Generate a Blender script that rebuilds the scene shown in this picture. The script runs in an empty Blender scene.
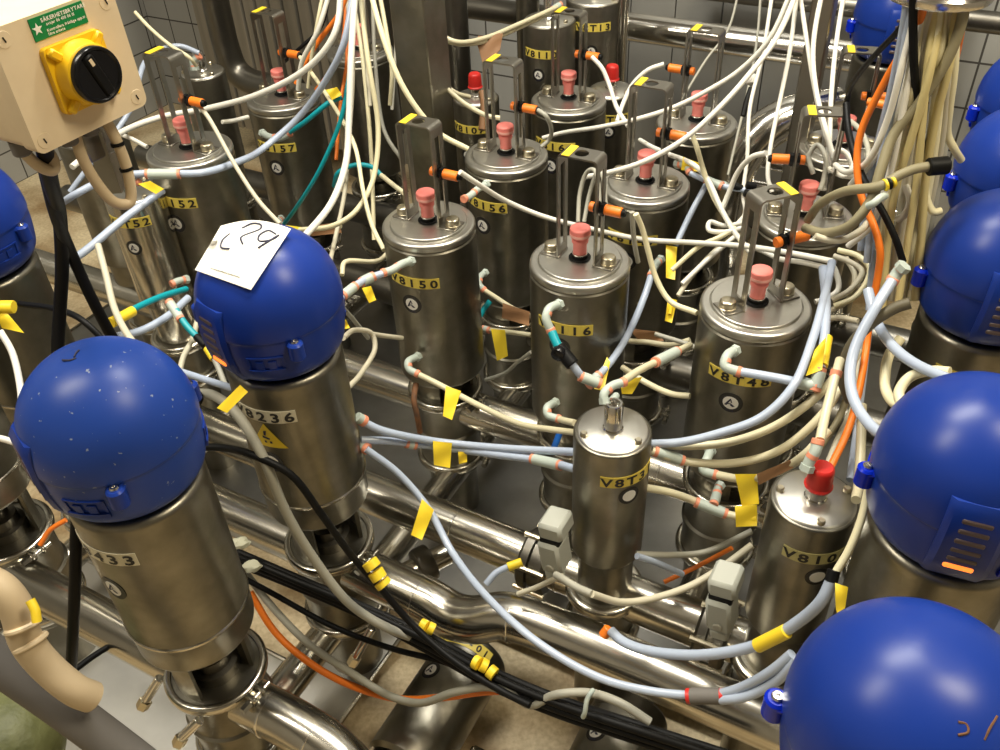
import bpy, math, random
from mathutils import Vector, Matrix
random.seed(7)
sc = bpy.context.scene
PI = math.pi
R_ = math.radians

# ------------------------------------------------------------------ camera, world, lights, exposure
ZL = 0.90                       # height of the actuator lids above the floor
CH = 0.9713                     # camera above the lids
FPX = 900.05
PITCH, ROLL = 0.6916, -0.05105
YAW = -0.5269                   # the valve rows run along EX, the columns along EY
GS = 0.353                      # spacing of the valve grid
O0 = (-0.1357, 1.6921)
cp, sp = math.cos(PITCH), math.sin(PITCH)
FWD = Vector((0, cp, -sp)); _r = Vector((1, 0, 0)); _u = Vector((0, sp, cp))
RGT = _r * math.cos(ROLL) + _u * math.sin(ROLL)
UPV = -_r * math.sin(ROLL) + _u * math.cos(ROLL)
CAMP = Vector((0, 0, ZL + CH))
EX = Vector((math.cos(YAW), math.sin(YAW), 0)); EY = Vector((-math.sin(YAW), math.cos(YAW), 0))

cam = bpy.data.cameras.new('camera'); camo = bpy.data.objects.new('camera', cam)
sc.collection.objects.link(camo)
cam.sensor_width = 36; cam.lens = FPX * 36 / 1000; cam.clip_start = 0.02
camo.matrix_world = Matrix.Translation(CAMP) @ Matrix((RGT, UPV, -FWD)).transposed().to_4x4()
sc.camera = camo

wd = bpy.data.worlds.new('world'); sc.world = wd; wd.use_nodes = True
wd.node_tree.nodes['Background'].inputs[0].default_value = (1.0, .93, .82, 1)
wd.node_tree.nodes['Background'].inputs[1].default_value = 0.10
sc.view_settings.view_transform = 'Standard'; sc.view_settings.look = 'None'
sc.view_settings.gamma = 1; sc.view_settings.use_curve_mapping = False
sc.view_settings.exposure = 0.15

def area(name, loc, tgt, sx, sy, power, col):
    l = bpy.data.lights.new(name, 'AREA'); l.shape = 'RECTANGLE'; l.size = sx; l.size_y = sy
    l.energy = power; l.color = col
    o = bpy.data.objects.new(name, l); sc.collection.objects.link(o)
    o.location = loc
    o.rotation_euler = (Vector(tgt) - Vector(loc)).to_track_quat('-Z', 'Y').to_euler()
    return o

def G(i, j, z=0.0):             # valve grid -> world (z from the lids)
    return Vector((O0[0] + GS * (i * EX.x + j * EY.x), O0[1] + GS * (i * EX.y + j * EY.y), ZL + z))
def W(px, py, d):               # a point seen at (px, py) at depth d
    return CAMP + (FWD + RGT * ((px - 500) / FPX) - UPV * ((py - 375) / FPX)) * d

area('ceiling_lamp_cool', (0.1, 1.9, 3.5), (0.1, 1.6, 0), 1.6, 0.35, 95, (1.0, .96, .86))
area('ceiling_lamp_warm', (1.3, 0.5, 3.4), (0.7, 1.0, 0), 0.5, 0.9, 50, (1.0, .88, .66))
area('ceiling_lamp_left', (-1.6, 1.0, 3.4), (-0.5, 1.4, 0), 0.35, 1.3, 52, (1.0, .92, .76))

# ------------------------------------------------------------------ materials
MATS = {}
def mat(name, col, rough=.5, metal=0., noise=None, bump=None, trans=0., emit=None, coat=0., spec=.5, stretch=None):
    m = bpy.data.materials.new(name); m.use_nodes = True
    nt = m.node_tree; b = nt.nodes['Principled BSDF']
    b.inputs['Base Color'].default_value = (*col, 1); b.inputs['Roughness'].default_value = rough
    b.inputs['Metallic'].default_value = metal; b.inputs['Transmission Weight'].default_value = trans
    b.inputs['Coat Weight'].default_value = coat; b.inputs['Specular IOR Level'].default_value = spec
    if emit:
        b.inputs['Emission Color'].default_value = (*emit[0], 1); b.inputs['Emission Strength'].default_value = emit[1]
    if noise or bump:
        tc = nt.nodes.new('ShaderNodeTexCoord'); mp = nt.nodes.new('ShaderNodeMapping')
        nt.links.new(tc.outputs['Object'], mp.inputs[0])
        if stretch: mp.inputs['Scale'].default_value = stretch
    if noise:                   # (scale, colour 2, lo, hi, roughness spread)
        n = nt.nodes.new('ShaderNodeTexNoise'); n.inputs['Scale'].default_value = noise[0]; n.inputs['Detail'].default_value = 6
        nt.links.new(mp.outputs[0], n.inputs['Vector'])
        r = nt.nodes.new('ShaderNodeValToRGB'); r.color_ramp.elements[0].position = noise[2]; r.color_ramp.elements[1].position = noise[3]
        r.color_ramp.elements[0].color = (*noise[1], 1); r.color_ramp.elements[1].color = (*col, 1)
        nt.links.new(n.outputs['Fac'], r.inputs[0]); nt.links.new(r.outputs[0], b.inputs['Base Color'])
        if len(noise) > 4:
            mr = nt.nodes.new('ShaderNodeMapRange'); mr.inputs['To Min'].default_value = rough + noise[4]; mr.inputs['To Max'].default_value = rough - noise[4]
            nt.links.new(n.outputs['Fac'], mr.inputs['Value']); nt.links.new(mr.outputs[0], b.inputs['Roughness'])
    if bump:                    # (scale, strength)
        n2 = nt.nodes.new('ShaderNodeTexNoise'); n2.inputs['Scale'].default_value = bump[0]; n2.inputs['Detail'].default_value = 5
        nt.links.new(mp.outputs[0], n2.inputs['Vector'])
        bp = nt.nodes.new('ShaderNodeBump'); bp.inputs['Strength'].default_value = bump[1]; bp.inputs['Distance'].default_value = .004
        nt.links.new(n2.outputs['Fac'], bp.inputs['Height']); nt.links.new(bp.outputs[0], b.inputs['Normal'])
    MATS[name] = m
    return m
mat('steel', (.30, .285, .24), .36, 1., noise=(13, (.20, .187, .15), .34, .66, .10), bump=(70, .10))
mat('lid', (.68, .665, .61), .36, 1., noise=(14, (.48, .465, .42), .3, .75, .1))
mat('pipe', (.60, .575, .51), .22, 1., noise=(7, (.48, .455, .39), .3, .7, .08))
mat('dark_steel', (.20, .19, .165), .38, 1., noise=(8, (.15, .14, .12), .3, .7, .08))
mat('strap', (.34, .32, .28), .36, 1.)
mat('chrome', (.72, .70, .66), .16, 1.)
mat('bolt', (.62, .56, .42), .3, 1.)
mat('rust', (.22, .09, .03), .8, .2, noise=(60, (.09, .05, .03), .3, .7))
mat('blue', (.002, .021, .48), .27, 0., spec=.26, noise=(5, (.002, .017, .41), .3, .7))
mat('blue_worn', (.009, .036, .26), .33, 0., spec=.3, noise=(5, (.008, .031, .22), .3, .7))
mat('panel_grey', (.33, .325, .30), .42, .25, noise=(3, (.27, .265, .245), .3, .7))
mat('bright_steel', (.66, .64, .58), .2, 1., noise=(9, (.5, .48, .43), .3, .7, .06))
mat('blue_scuffed', (.014, .050, .28), .37, 0., spec=.32, noise=(120, (.22, .26, .38), .285, .31))
mat('coral', (.80, .22, .19), .45)
mat('coral_light', (.85, .42, .36), .5)
mat('red', (.55, .02, .015), .4)
mat('black', (.005, .005, .005), .5, spec=.18)
mat('black_gloss', (.006, .006, .007), .22, spec=.3)
mat('sticker_black', (.02, .018, .016), .45)
mat('white', (.82, .80, .74), .5)
mat('paper', (.86, .84, .77), .7)
mat('ink', (.03, .03, .06), .6)
mat('yellow', (.88, .64, .03), .45)
mat('label_yellow', (.76, .60, .10), .5)
mat('label_cream', (.74, .69, .52), .5)
mat('label_dull', (.52, .47, .20), .5)
mat('switch_yellow', (.85, .52, .01), .4)
mat('cream_box', (.74, .60, .40), .5, noise=(40, (.70, .56, .37), .3, .7))
mat('sign_green', (.0, .20, .05), .4)
mat('orange', (.85, .20, .015), .42)
mat('cable_white', (.74, .72, .64), .5)
mat('cable_cream', (.76, .70, .46), .5)
mat('cable_beige', (.54, .50, .38), .5)
mat('cable_grey', (.36, .35, .29), .5)
mat('cable_olive', (.25, .22, .13), .55)
mat('cable_dark_olive', (.10, .085, .05), .55)
mat('tube_clear', (.52, .60, .75), .25, trans=.25)
mat('tube_cream', (.72, .66, .45), .34, trans=.12)
mat('teal', (.0, .30, .36), .4)
mat('blue_tube', (.01, .12, .5), .4)
mat('fitting', (.44, .50, .45), .45)
mat('fitting_ring', (.72, .27, .16), .5)
mat('grey_plastic', (.40, .41, .36), .5)
mat('hose_beige', (.56, .44, .28), .55, bump=(40, .08))
mat('brown_tape', (.30, .155, .07), .6)
mat('rubber', (.14, .13, .12), .7)
mat('led', (.9, .25, .03), .4, emit=((1., .22, .03), 1.4))
mat('led_off', (.10, .07, .07), .35)
mat('boot_green', (.09, .10, .035), .5, noise=(30, (.16, .17, .07), .3, .7), bump=(45, .7))
mat('boot_teal', (.05, .18, .14), .5, bump=(60, .3))
mat('sheet', (.40, .39, .365), .34, 1., noise=(5, (.24, .235, .215), .3, .7, .1))
mat('sheet_pale', (.62, .61, .57), .42, .6, noise=(6, (.46, .45, .42), .3, .7, .1))
mat('wall_panel', (.30, .27, .22), .5, .6, noise=(3, (.22, .20, .16), .3, .7), stretch=(8, 8, .5))

def tile_mat(name, c1, c2, mortar, w, h, rough):
    m = bpy.data.materials.new(name); m.use_nodes = True; nt = m.node_tree; b = nt.nodes['Principled BSDF']
    tc = nt.nodes.new('ShaderNodeTexCoord'); br = nt.nodes.new('ShaderNodeTexBrick')
    br.offset = 0; br.inputs['Scale'].default_value = 1; br.inputs['Brick Width'].default_value = w; br.inputs['Row Height'].default_value = h
    br.inputs['Mortar Size'].default_value = .0035; br.inputs['Color1'].default_value = (*c1, 1); br.inputs['Color2'].default_value = (*c2, 1)
    br.inputs['Mortar'].default_value = (*mortar, 1)
    mp = nt.nodes.new('ShaderNodeMapping'); mp.inputs['Rotation'].default_value = (R_(90), 0, 0)
    nt.links.new(tc.outputs['Object'], mp.inputs[0]); nt.links.new(mp.outputs[0], br.inputs['Vector'])
    nt.links.new(br.outputs['Color'], b.inputs['Base Color']); b.inputs['Roughness'].default_value = rough
    MATS[name] = m
tile_mat('wall_tile', (.36, .36, .34), (.33, .33, .31), (.07, .065, .06), .15, .15, .22)

def floor_mat():
    m = bpy.data.materials.new('floor_concrete'); m.use_nodes = True; nt = m.node_tree; b = nt.nodes['Principled BSDF']
    tc = nt.nodes.new('ShaderNodeTexCoord'); n = nt.nodes.new('ShaderNodeTexNoise'); n.inputs['Scale'].default_value = 3.2; n.inputs['Detail'].default_value = 8
    v = nt.nodes.new('ShaderNodeTexNoise'); v.inputs['Scale'].default_value = 85; v.inputs['Detail'].default_value = 3
    for q in (n, v): nt.links.new(tc.outputs['Object'], q.inputs['Vector'])
    r1 = nt.nodes.new('ShaderNodeValToRGB'); r1.color_ramp.elements[0].position = .36; r1.color_ramp.elements[1].position = .62
    r1.color_ramp.elements[0].color = (.34, .23, .11, 1); r1.color_ramp.elements[1].color = (.74, .63, .42, 1)
    r2 = nt.nodes.new('ShaderNodeValToRGB'); r2.color_ramp.elements[0].position = .3; r2.color_ramp.elements[1].position = .66
    r2.color_ramp.elements[0].color = (.78, .74, .68, 1); r2.color_ramp.elements[1].color = (1.06, 1.05, 1.02, 1)
    mx = nt.nodes.new('ShaderNodeMix'); mx.data_type = 'RGBA'; mx.blend_type = 'MULTIPLY'; mx.inputs[0].default_value = 1
    nt.links.new(n.outputs['Fac'], r1.inputs[0]); nt.links.new(v.outputs['Fac'], r2.inputs[0])
    nt.links.new(r1.outputs[0], mx.inputs[6]); nt.links.new(r2.outputs[0], mx.inputs[7]); nt.links.new(mx.outputs[2], b.inputs['Base Color'])
    b.inputs['Roughness'].default_value = .6
    bp = nt.nodes.new('ShaderNodeBump'); bp.inputs['Strength'].default_value = .3; bp.inputs['Distance'].default_value = .003
    nt.links.new(v.outputs['Fac'], bp.inputs['Height']); nt.links.new(bp.outputs[0], b.inputs['Normal'])
    MATS['floor'] = m
floor_mat()

# ------------------------------------------------------------------ mesh helpers
class MB:
    def __init__(s): s.v = []; s.f = []
    def add(s, vs, fs, M=None):
        b = len(s.v)
        s.v += [tuple(M @ Vector(p)) if M is not None else tuple(p) for p in vs]
        s.f += [tuple(b + k for k in f) for f in fs]
        return s
    def lathe(s, prof, n=40, M=None):
        vs = []; fs = []; ring = []
        for (r, z) in prof:
            if r < 1e-6: ring.append([len(vs)]); vs.append((0, 0, z))
            else:
                ring.append(list(range(len(vs), len(vs) + n)))
                vs += [(r * math.cos(2 * PI * k / n), r * math.sin(2 * PI * k / n), z) for k in range(n)]
        for a, b in zip(ring, ring[1:]):
            for k in range(n):
                k2 = (k + 1) % n
                if len(a) == 1 and len(b) == 1: continue
                if len(a) == 1: fs.append((a[0], b[k2], b[k]))
                elif len(b) == 1: fs.append((a[k], a[k2], b[0]))
                else: fs.append((a[k], a[k2], b[k2], b[k]))
        return s.add(vs, fs, M)
    def cyl(s, p0, p1, r, n=20, r1=None, bev=0.0):
        p0 = Vector(p0); p1 = Vector(p1); L = (p1 - p0).length; r1 = r if r1 is None else r1
        M = Matrix.Translation(p0) @ (p1 - p0).to_track_quat('Z', 'Y').to_matrix().to_4x4()
        bev = min(bev, L * .4)
        pr = [(0, 0), (r - bev, 0), (r, bev), (r1, L - bev), (r1 - bev, L), (0, L)] if bev > 0 else [(0, 0), (r, 0), (r1, L), (0, L)]
        return s.lathe(pr, n, M)
    def box(s, c, size, M=None, bev=0.0):
        x, y, z = (q / 2 for q in size); b = min(bev, x * .9, y * .9, z * .9)
        T = Matrix.Translation(c) if M is None else M @ Matrix.Translation(c)
        if b <= 0:
            return s.add([(-x, -y, -z), (x, -y, -z), (x, y, -z), (-x, y, -z), (-x, -y, z), (x, -y, z), (x, y, z), (-x, y, z)],
                         [(0, 3, 2, 1), (4, 5, 6, 7), (0, 1, 5, 4), (1, 2, 6, 5), (2, 3, 7, 6), (3, 0, 4, 7)], T)
        vs = []; idx = {}
        for sx in (-1, 1):
            for sy in (-1, 1):
                for sz in (-1, 1):
                    for a in range(3):
                        p = [sx * (x - b), sy * (y - b), sz * (z - b)]; p[a] += (sx, sy, sz)[a] * b
                        idx[(sx, sy, sz, a)] = len(vs); vs.append(tuple(p))
        fs = []
        for a in range(3):
            u, w = (a + 1) % 3, (a + 2) % 3
            for sg in (-1, 1):
                f = []
                for (p, q) in ((-1, -1), (1, -1), (1, 1), (-1, 1)):
                    k = [0, 0, 0]; k[a] = sg; k[u] = p; k[w] = q; f.append(idx[(*k, a)])
                fs.append(tuple(f if sg > 0 else f[::-1]))
        for a in range(3):
            u, w = (a + 1) % 3, (a + 2) % 3
            for p in (-1, 1):
                for q in (-1, 1):
                    k1 = [0, 0, 0]; k1[a] = -1; k1[u] = p; k1[w] = q; k2 = list(k1); k2[a] = 1
                    f = (idx[(*k1, u)], idx[(*k2, u)], idx[(*k2, w)], idx[(*k1, w)])
                    fs.append(f if p * q < 0 else f[::-1])
        for sx in (-1, 1):
            for sy in (-1, 1):
                for sz in (-1, 1):
                    f = tuple(idx[(sx, sy, sz, a)] for a in range(3)); fs.append(f if sx * sy * sz > 0 else f[::-1])
        return s.add(vs, fs, T)
    def tube(s, pts, r, n=10, closed=False, smooth=True, sub=6):
        P = spline(pts, sub, closed) if smooth else [Vector(p) for p in pts]
        N = len(P); rr = r if callable(r) else (lambda t: r)
        up = None; rings = []; vs = []
        for k in range(N):
            if closed: t = (P[(k + 1) % N] - P[k - 1]).normalized()
            else: t = (P[min(k + 1, N - 1)] - P[max(k - 1, 0)]).normalized()
            if up is None:
                up = t.orthogonal().normalized()
            up = (up - t * up.dot(t)); up = up.normalized() if up.length > 1e-6 else t.orthogonal().normalized()
            w = t.cross(up); q = rr(k / max(1, N - 1)); ring = []
            for a in range(n):
                an = 2 * PI * a / n; ring.append(len(vs)); vs.append(P[k] + (up * math.cos(an) + w * math.sin(an)) * q)
            rings.append(ring)
        fs = []
        prs = list(zip(rings, rings[1:])) + ([(rings[-1], rings[0])] if closed else [])
        for A, B in prs:
            for a in range(n): fs.append((A[a], A[(a + 1) % n], B[(a + 1) % n], B[a]))
        if not closed: fs += [tuple(rings[0][::-1]), tuple(rings[-1])]
        return s.add(vs, fs)
    def slab(s, grid, th, nrm=None):      # grid[r][c] of points -> thin sheet with thickness
        nr, nc = len(grid), len(grid[0]); P = [[Vector(p) for p in row] for row in grid]; top = []; bot = []
        for a in range(nr):
            for b in range(nc):
                du = P[a][min(b + 1, nc - 1)] - P[a][max(b - 1, 0)]; dv = P[min(a + 1, nr - 1)][b] - P[max(a - 1, 0)][b]
                n = du.cross(dv); n = n.normalized() if n.length > 1e-12 else Vector((0, 0, 1))
                top.append(P[a][b] + n * th / 2); bot.append(P[a][b] - n * th / 2)
        K = nr * nc; fs = []
        for a in range(nr - 1):
            for b in range(nc - 1):
                q = (a * nc + b, a * nc + b + 1, (a + 1) * nc + b + 1, (a + 1) * nc + b); fs.append(q); fs.append(tuple(K + k for k in q[::-1]))
        edge = [b for b in range(nc)] + [a * nc + nc - 1 for a in range(1, nr)] + [(nr - 1) * nc + b for b in range(nc - 2, -1, -1)] + [a * nc for a in range(nr - 2, 0, -1)]
        for k in range(len(edge)):
            e, f = edge[k], edge[(k + 1) % len(edge)]; fs.append((f, e, e + K, f + K))
        return s.add(top + bot, fs)
    def prism(s, poly, z0, z1, M=None):
        n = len(poly); vs = [(x, y, z0) for x, y in poly] + [(x, y, z1) for x, y in poly]
        fs = [tuple(range(n))[::-1], tuple(range(n, 2 * n))] + [(k, (k + 1) % n, n + (k + 1) % n, n + k) for k in range(n)]
        return s.add(vs, fs, M)
    def mesh(s, name, angle=38):
        me = bpy.data.meshes.new(name); me.from_pydata(s.v, [], s.f); me.update()
        for p in me.polygons: p.use_smooth = True
        me.set_sharp_from_angle(angle=R_(angle))
        return me

def spline(pts, sub=6, closed=False):
    P = [Vector(p) for p in pts]
    if len(P) < 3 and not closed:
        return [P[0].lerp(P[1], k / 4) for k in range(5)]
    out = []; N = len(P)
    for k in range(N if closed else N - 1):
        p1, p2 = P[k], P[(k + 1) % N]
        p0 = P[k - 1] if (k > 0 or closed) else p1 * 2 - p2
        p3 = P[(k + 2) % N] if (k + 2 < N or closed) else p2 * 2 - p1
        d1 = max((p1 - p0).length, 1e-5) ** .5; d2 = max((p2 - p1).length, 1e-5) ** .5; d3 = max((p3 - p2).length, 1e-5) ** .5
        m1 = ((p1 - p0) / d1 - (p2 - p0) / (d1 + d2) + (p2 - p1) / d2) * d2
        m2 = ((p2 - p1) / d2 - (p3 - p1) / (d2 + d3) + (p3 - p2) / d3) * d2
        for q in range(sub):
            t = q / sub; t2 = t * t; t3 = t2 * t
            out.append(p1 * (2 * t3 - 3 * t2 + 1) + m1 * (t3 - 2 * t2 + t) + p2 * (-2 * t3 + 3 * t2) + m2 * (t3 - t2))
    if not closed: out.append(P[-1])
    return out

def ob(name, me, material, parent=None, loc=(0, 0, 0), rz=0.0):
    if isinstance(me, MB): me = me.mesh(name)
    if not me.materials: me.materials.append(MATS[material])
    o = bpy.data.objects.new(name, me); sc.collection.objects.link(o)
    o.location = loc; o.rotation_euler = (0, 0, rz)
    if parent is not None: o.parent = parent
    return o
def tag(o, label, cat, group=None):
    o['label'] = label; o['category'] = cat
    if group: o['group'] = group
    return o
def thing(name, label, cat, loc, group=None):
    o = bpy.data.objects.new(name, None); sc.collection.objects.link(o); o.location = loc; o.empty_display_size = .05
    return tag(o, label, cat, group)
def struct(name, me, material):
    o = ob(name, me, material); o['kind'] = 'structure'; return o
def loc_in(parent, p): return Vector(p) - parent.location

CACHE = {}
def cached(key, fn):
    if key not in CACHE: CACHE[key] = fn().mesh(key)
    return CACHE[key]

# ------------------------------------------------------------------ lettering
def glyphs(text):
    """Filled flat letters of text, height about 1, centred per character: list of (char, verts2d, faces)."""
    out = []
    for ch in text:
        if ch in GL: out.append(GL[ch]); continue
        cu = bpy.data.curves.new('glyph', 'FONT'); cu.body = ch; cu.resolution_u = 3; cu.offset = .030
        o = bpy.data.objects.new('glyph', cu); sc.collection.objects.link(o)
        dg = bpy.context.evaluated_depsgraph_get(); me = o.evaluated_get(dg).to_mesh()
        v = [(p.co.x, p.co.y) for p in me.vertices]; f = [tuple(p.vertices) for p in me.polygons]
        o.evaluated_get(dg).to_mesh_clear(); bpy.data.objects.remove(o); bpy.data.curves.remove(cu)
        if v:
            x0 = min(p[0] for p in v); x1 = max(p[0] for p in v)
            v = [(x - (x0 + x1) / 2, y) for x, y in v]; w = x1 - x0
        else: w = .3
        GL[ch] = (v, f, w); out.append(GL[ch])
    return out
GL = {}
def flat_text(mb, text, size, fn, pitch=None, sx=1.0):
    """Adds lettering to mb; fn maps (x, y) on the flat label to a point. Fixed pitch when given, else proportional."""
    gs = glyphs(text); h = size / .72
    if pitch is None:
        ws = [g[2] * h * sx + h * .09 for g in gs]; tot = sum(ws); xs = []; a = -tot / 2
        for w in ws: xs.append(a + w / 2); a += w
    else: xs = [(k - (len(gs) - 1) / 2) * pitch for k in range(len(gs))]
    for (v, f, w), x0 in zip(gs, xs):
        mb.add([fn(x0 + x * h * sx, y * h - size / 2) for x, y in v], f)
def wrap(R, az, z0):
    return lambda x, y, e=0.0: Vector(((R + e) * math.cos(az + x / R), (R + e) * math.sin(az + x / R), z0 + y))
def wrap_patch(mb, fn, x0, x1, y0, y1, e0, e1, n):
    vs = []; 
    for k in range(n + 1):
        x = x0 + (x1 - x0) * k / n
        vs += [fn(x, y0, e0), fn(x, y1, e0), fn(x, y0, e1), fn(x, y1, e1)]
    fs = []
    for k in range(n):
        a = 4 * k; b = a + 4
        fs += [(a + 2, b + 2, b + 3, a + 3), (a, a + 1, b + 1, b), (a, b, b + 2, a + 2), (a + 1, a + 3, b + 3, b + 1)]
    fs += [(0, 2, 3, 1), (4 * n, 4 * n + 1, 4 * n + 3, 4 * n + 2)]
    mb.add(vs, fs)
def number_label(par, text, R, az, z, tile=.024, h=.025, colour='label_yellow'):
    fn = wrap(R, R_(az), z); mb = MB(); n = len(text)
    for k in range(n):
        c = (k - (n - 1) / 2) * tile
        wrap_patch(mb, fn, c - tile * .495, c + tile * .495, -h / 2, h / 2, .0002, .0012 + .0002 * (k % 2), 3)
    pl = ob('number_label', mb, colour, par)
    mt = MB(); flat_text(mt, text, h * .76, lambda x, y: fn(x, y, .0019), pitch=tile, sx=1.22)
    ob('lettering', mt, 'sticker_black', pl)
def disc_patch(mb, fn, r, e0, e1, n=28, cx=0, cy=0):
    vs = [fn(cx, cy, e1)]
    for q in (.5, 1.0):
        vs += [fn(cx + r * q * math.cos(2 * PI * k / n), cy + r * q * math.sin(2 * PI * k / n), e1) for k in range(n)]
    vs += [fn(cx + r * math.cos(2 * PI * k / n), cy + r * math.sin(2 * PI * k / n), e0) for k in range(n)]
    fs = []
    for k in range(n):
        k2 = (k + 1) % n
        fs += [(0, 1 + k, 1 + k2), (1 + k, 1 + n + k, 1 + n + k2, 1 + k2), (1 + n + k, 1 + 2 * n + k, 1 + 2 * n + k2, 1 + n + k2)]
    mb.add(vs, fs)
def maker_sticker(par, R, az, z, r=.023, mark=True, fn=None):
    fn = fn or wrap(R, R_(az), z)
    a = MB(); disc_patch(a, fn, r, .0001, .0010); s1 = ob('round_sticker', a, 'sticker_black', par)
    b = MB(); disc_patch(b, fn, r * .64, .0009, .0015); ob('sticker_centre', b, 'white', s1)
    if mark:
        c = MB(); q = r * .64
        for poly in ([(-.75, -.45), (-.45, -.5), (.05, .62), (-.08, .75)], [(-.08, .75), (.05, .62), (.22, .1), (.05, .1)], [(.12, -.05), (.62, -.42), (.3, -.55), (-.05, -.3)], [(-.35, -.1), (.1, .0), (.05, -.15), (-.35, -.28)]):
            c.add([fn(x * q, y * q, .0020) for x, y in poly], [(0, 1, 2, 3)])
        flat_text(c, 'ALFA', r * .2, lambda x, y: fn(x + r * .82 * 0, y - r * .80, .0016))
        ob('maker_mark', c, 'ink', s1)

# ------------------------------------------------------------------ part meshes of the valve actuators
def arc(cx, cz, r, a0, a1, n=5):
    return [(cx + r * math.cos(R_(a0 + (a1 - a0) * k / n)), cz + r * math.sin(R_(a0 + (a1 - a0) * k / n))) for k in range(n + 1)]
def m_body(): return MB().lathe([(0, -.012), (.0975, -.012), (.0975, -.017), (.1, -.02), (.1, -.375)] + arc(.09, -.375, .01, 0, -90) + [(.06, -.388), (0, -.388)], 64)
def m_lid():
    return MB().lathe([(0, .0085), (.080, .0085)] + arc(.080, .0065, .002, 90, 0, 3) + [(.082, .002), (.0835, .0015), (.0845, .003), (.094, .003)] + arc(.094, -.003, .006, 90, 0, 5) + [(.1005, -.009), (.0985, -.013), (.09, -.013)], 64)
def m_yoke_tall(): return m_yoke(-.350, -.497)
def m_yoke(za=-.385, zb=-.452):
    mb = MB()
    for a in (40, 220): 
        vs = []; n = 8
        for k in range(n + 1):
            t = R_(a - 42 + 84 * k / n)
            for r in (.062, .07):
                for z in (za, zb): vs.append((r * math.cos(t), r * math.sin(t), z))
        fs = []
        for k in range(n):
            b = 4 * k; c = b + 4
            fs += [(b + 2, c + 2, c + 3, b + 3)[::-1], (b, b + 1, c + 1, c)[::-1], (b, c, c + 2, b + 2), (b + 1, b + 3, c + 3, c + 1)]
        fs += [(0, 2, 3, 1), (4 * n, 4 * n + 1, 4 * n + 3, 4 * n + 2)]
        mb.add(vs, fs)
    return mb
def m_stem(): return MB().lathe([(0, -.36), (.022, -.36), (.022, -.40), (.035, -.402), (.035, -.425), (.045, -.428), (.045, -.46), (0, -.46)], 32)
def clamp(mb, r, z, w=.013, h=.020):
    mb.lathe([(r - w, z - h * .5), (r - w * .2, z - h * .5), (r, z - h * .28), (r, z + h * .28), (r - w * .2, z + h * .5), (r - w * .5, z + h * .58), (r - w, z + h * .5), (r - w, z - h * .5)], 56)
    return mb
def m_clamp(r, z, az=-20):
    mb = clamp(MB(), r, z); t = R_(az)
    M = Matrix.Rotation(t, 4, 'Z')
    mb.box((r + .008, .011, z), (.026, .009, .018), M, .003); mb.box((r + .008, -.011, z), (.026, .009, .018), M, .003)
    mb.cyl(M @ Vector((r + .012, -.034, z)), M @ Vector((r + .012, .03, z)), .0042, 10)
    mb.cyl(M @ Vector((r + .012, -.036, z)), M @ Vector((r + .012, -.018, z)), .0075, 6)
    return mb
def m_upper(): return MB().lathe([(0, -.452), (.078, -.452), (.082, -.458), (.078, -.466), (.078, -.565), (.083, -.57), (.083, -.578), (.078, -.583), (.076, -.70)] + arc(.066, -.70, .01, 0, -60) + [(.062, -.715), (.062, -.865), (0, -.865)], 56)
def m_knob(): return MB().lathe([(.0, .018), (.0125, .018), (.0135, .022), (.0135, .040), (.0165, .046), (.0165, .052), (.0145, .056), (.0175, .061), (.0175, .062)], 28)
def m_knobcap(): return MB().lathe([(0, .058), (.0195, .058), (.0205, .061), (.0205, .066)] + arc(.0165, .073, .004, 0, 60, 4) + [(.012, .0775), (0, .0785)], 28)
def m_knobring(): return MB().lathe([(.0, .061), (.0209, .0610), (.0211, .0635), (.0209, .066), (0, .066)], 28)
def m_seat(): return MB().lathe([(0, .0095), (.022, .0095), (.022, .0105), (.0165, .0115), (.0165, .017), (0, .017)], 28)
def m_nut(): return MB().lathe([(0, .016), (.0145, .016), (.0155, .018), (.0155, .021), (0, .021)], 24)
def m_bolt(): return MB().lathe([(0, .008), (.016, .008), (.016, .0105), (.0148, .011), (.0148, .020)] + arc(.0105, .020, .0043, 0, 80, 4) + [(.004, .0252), (0, .0252)], 24)
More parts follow.
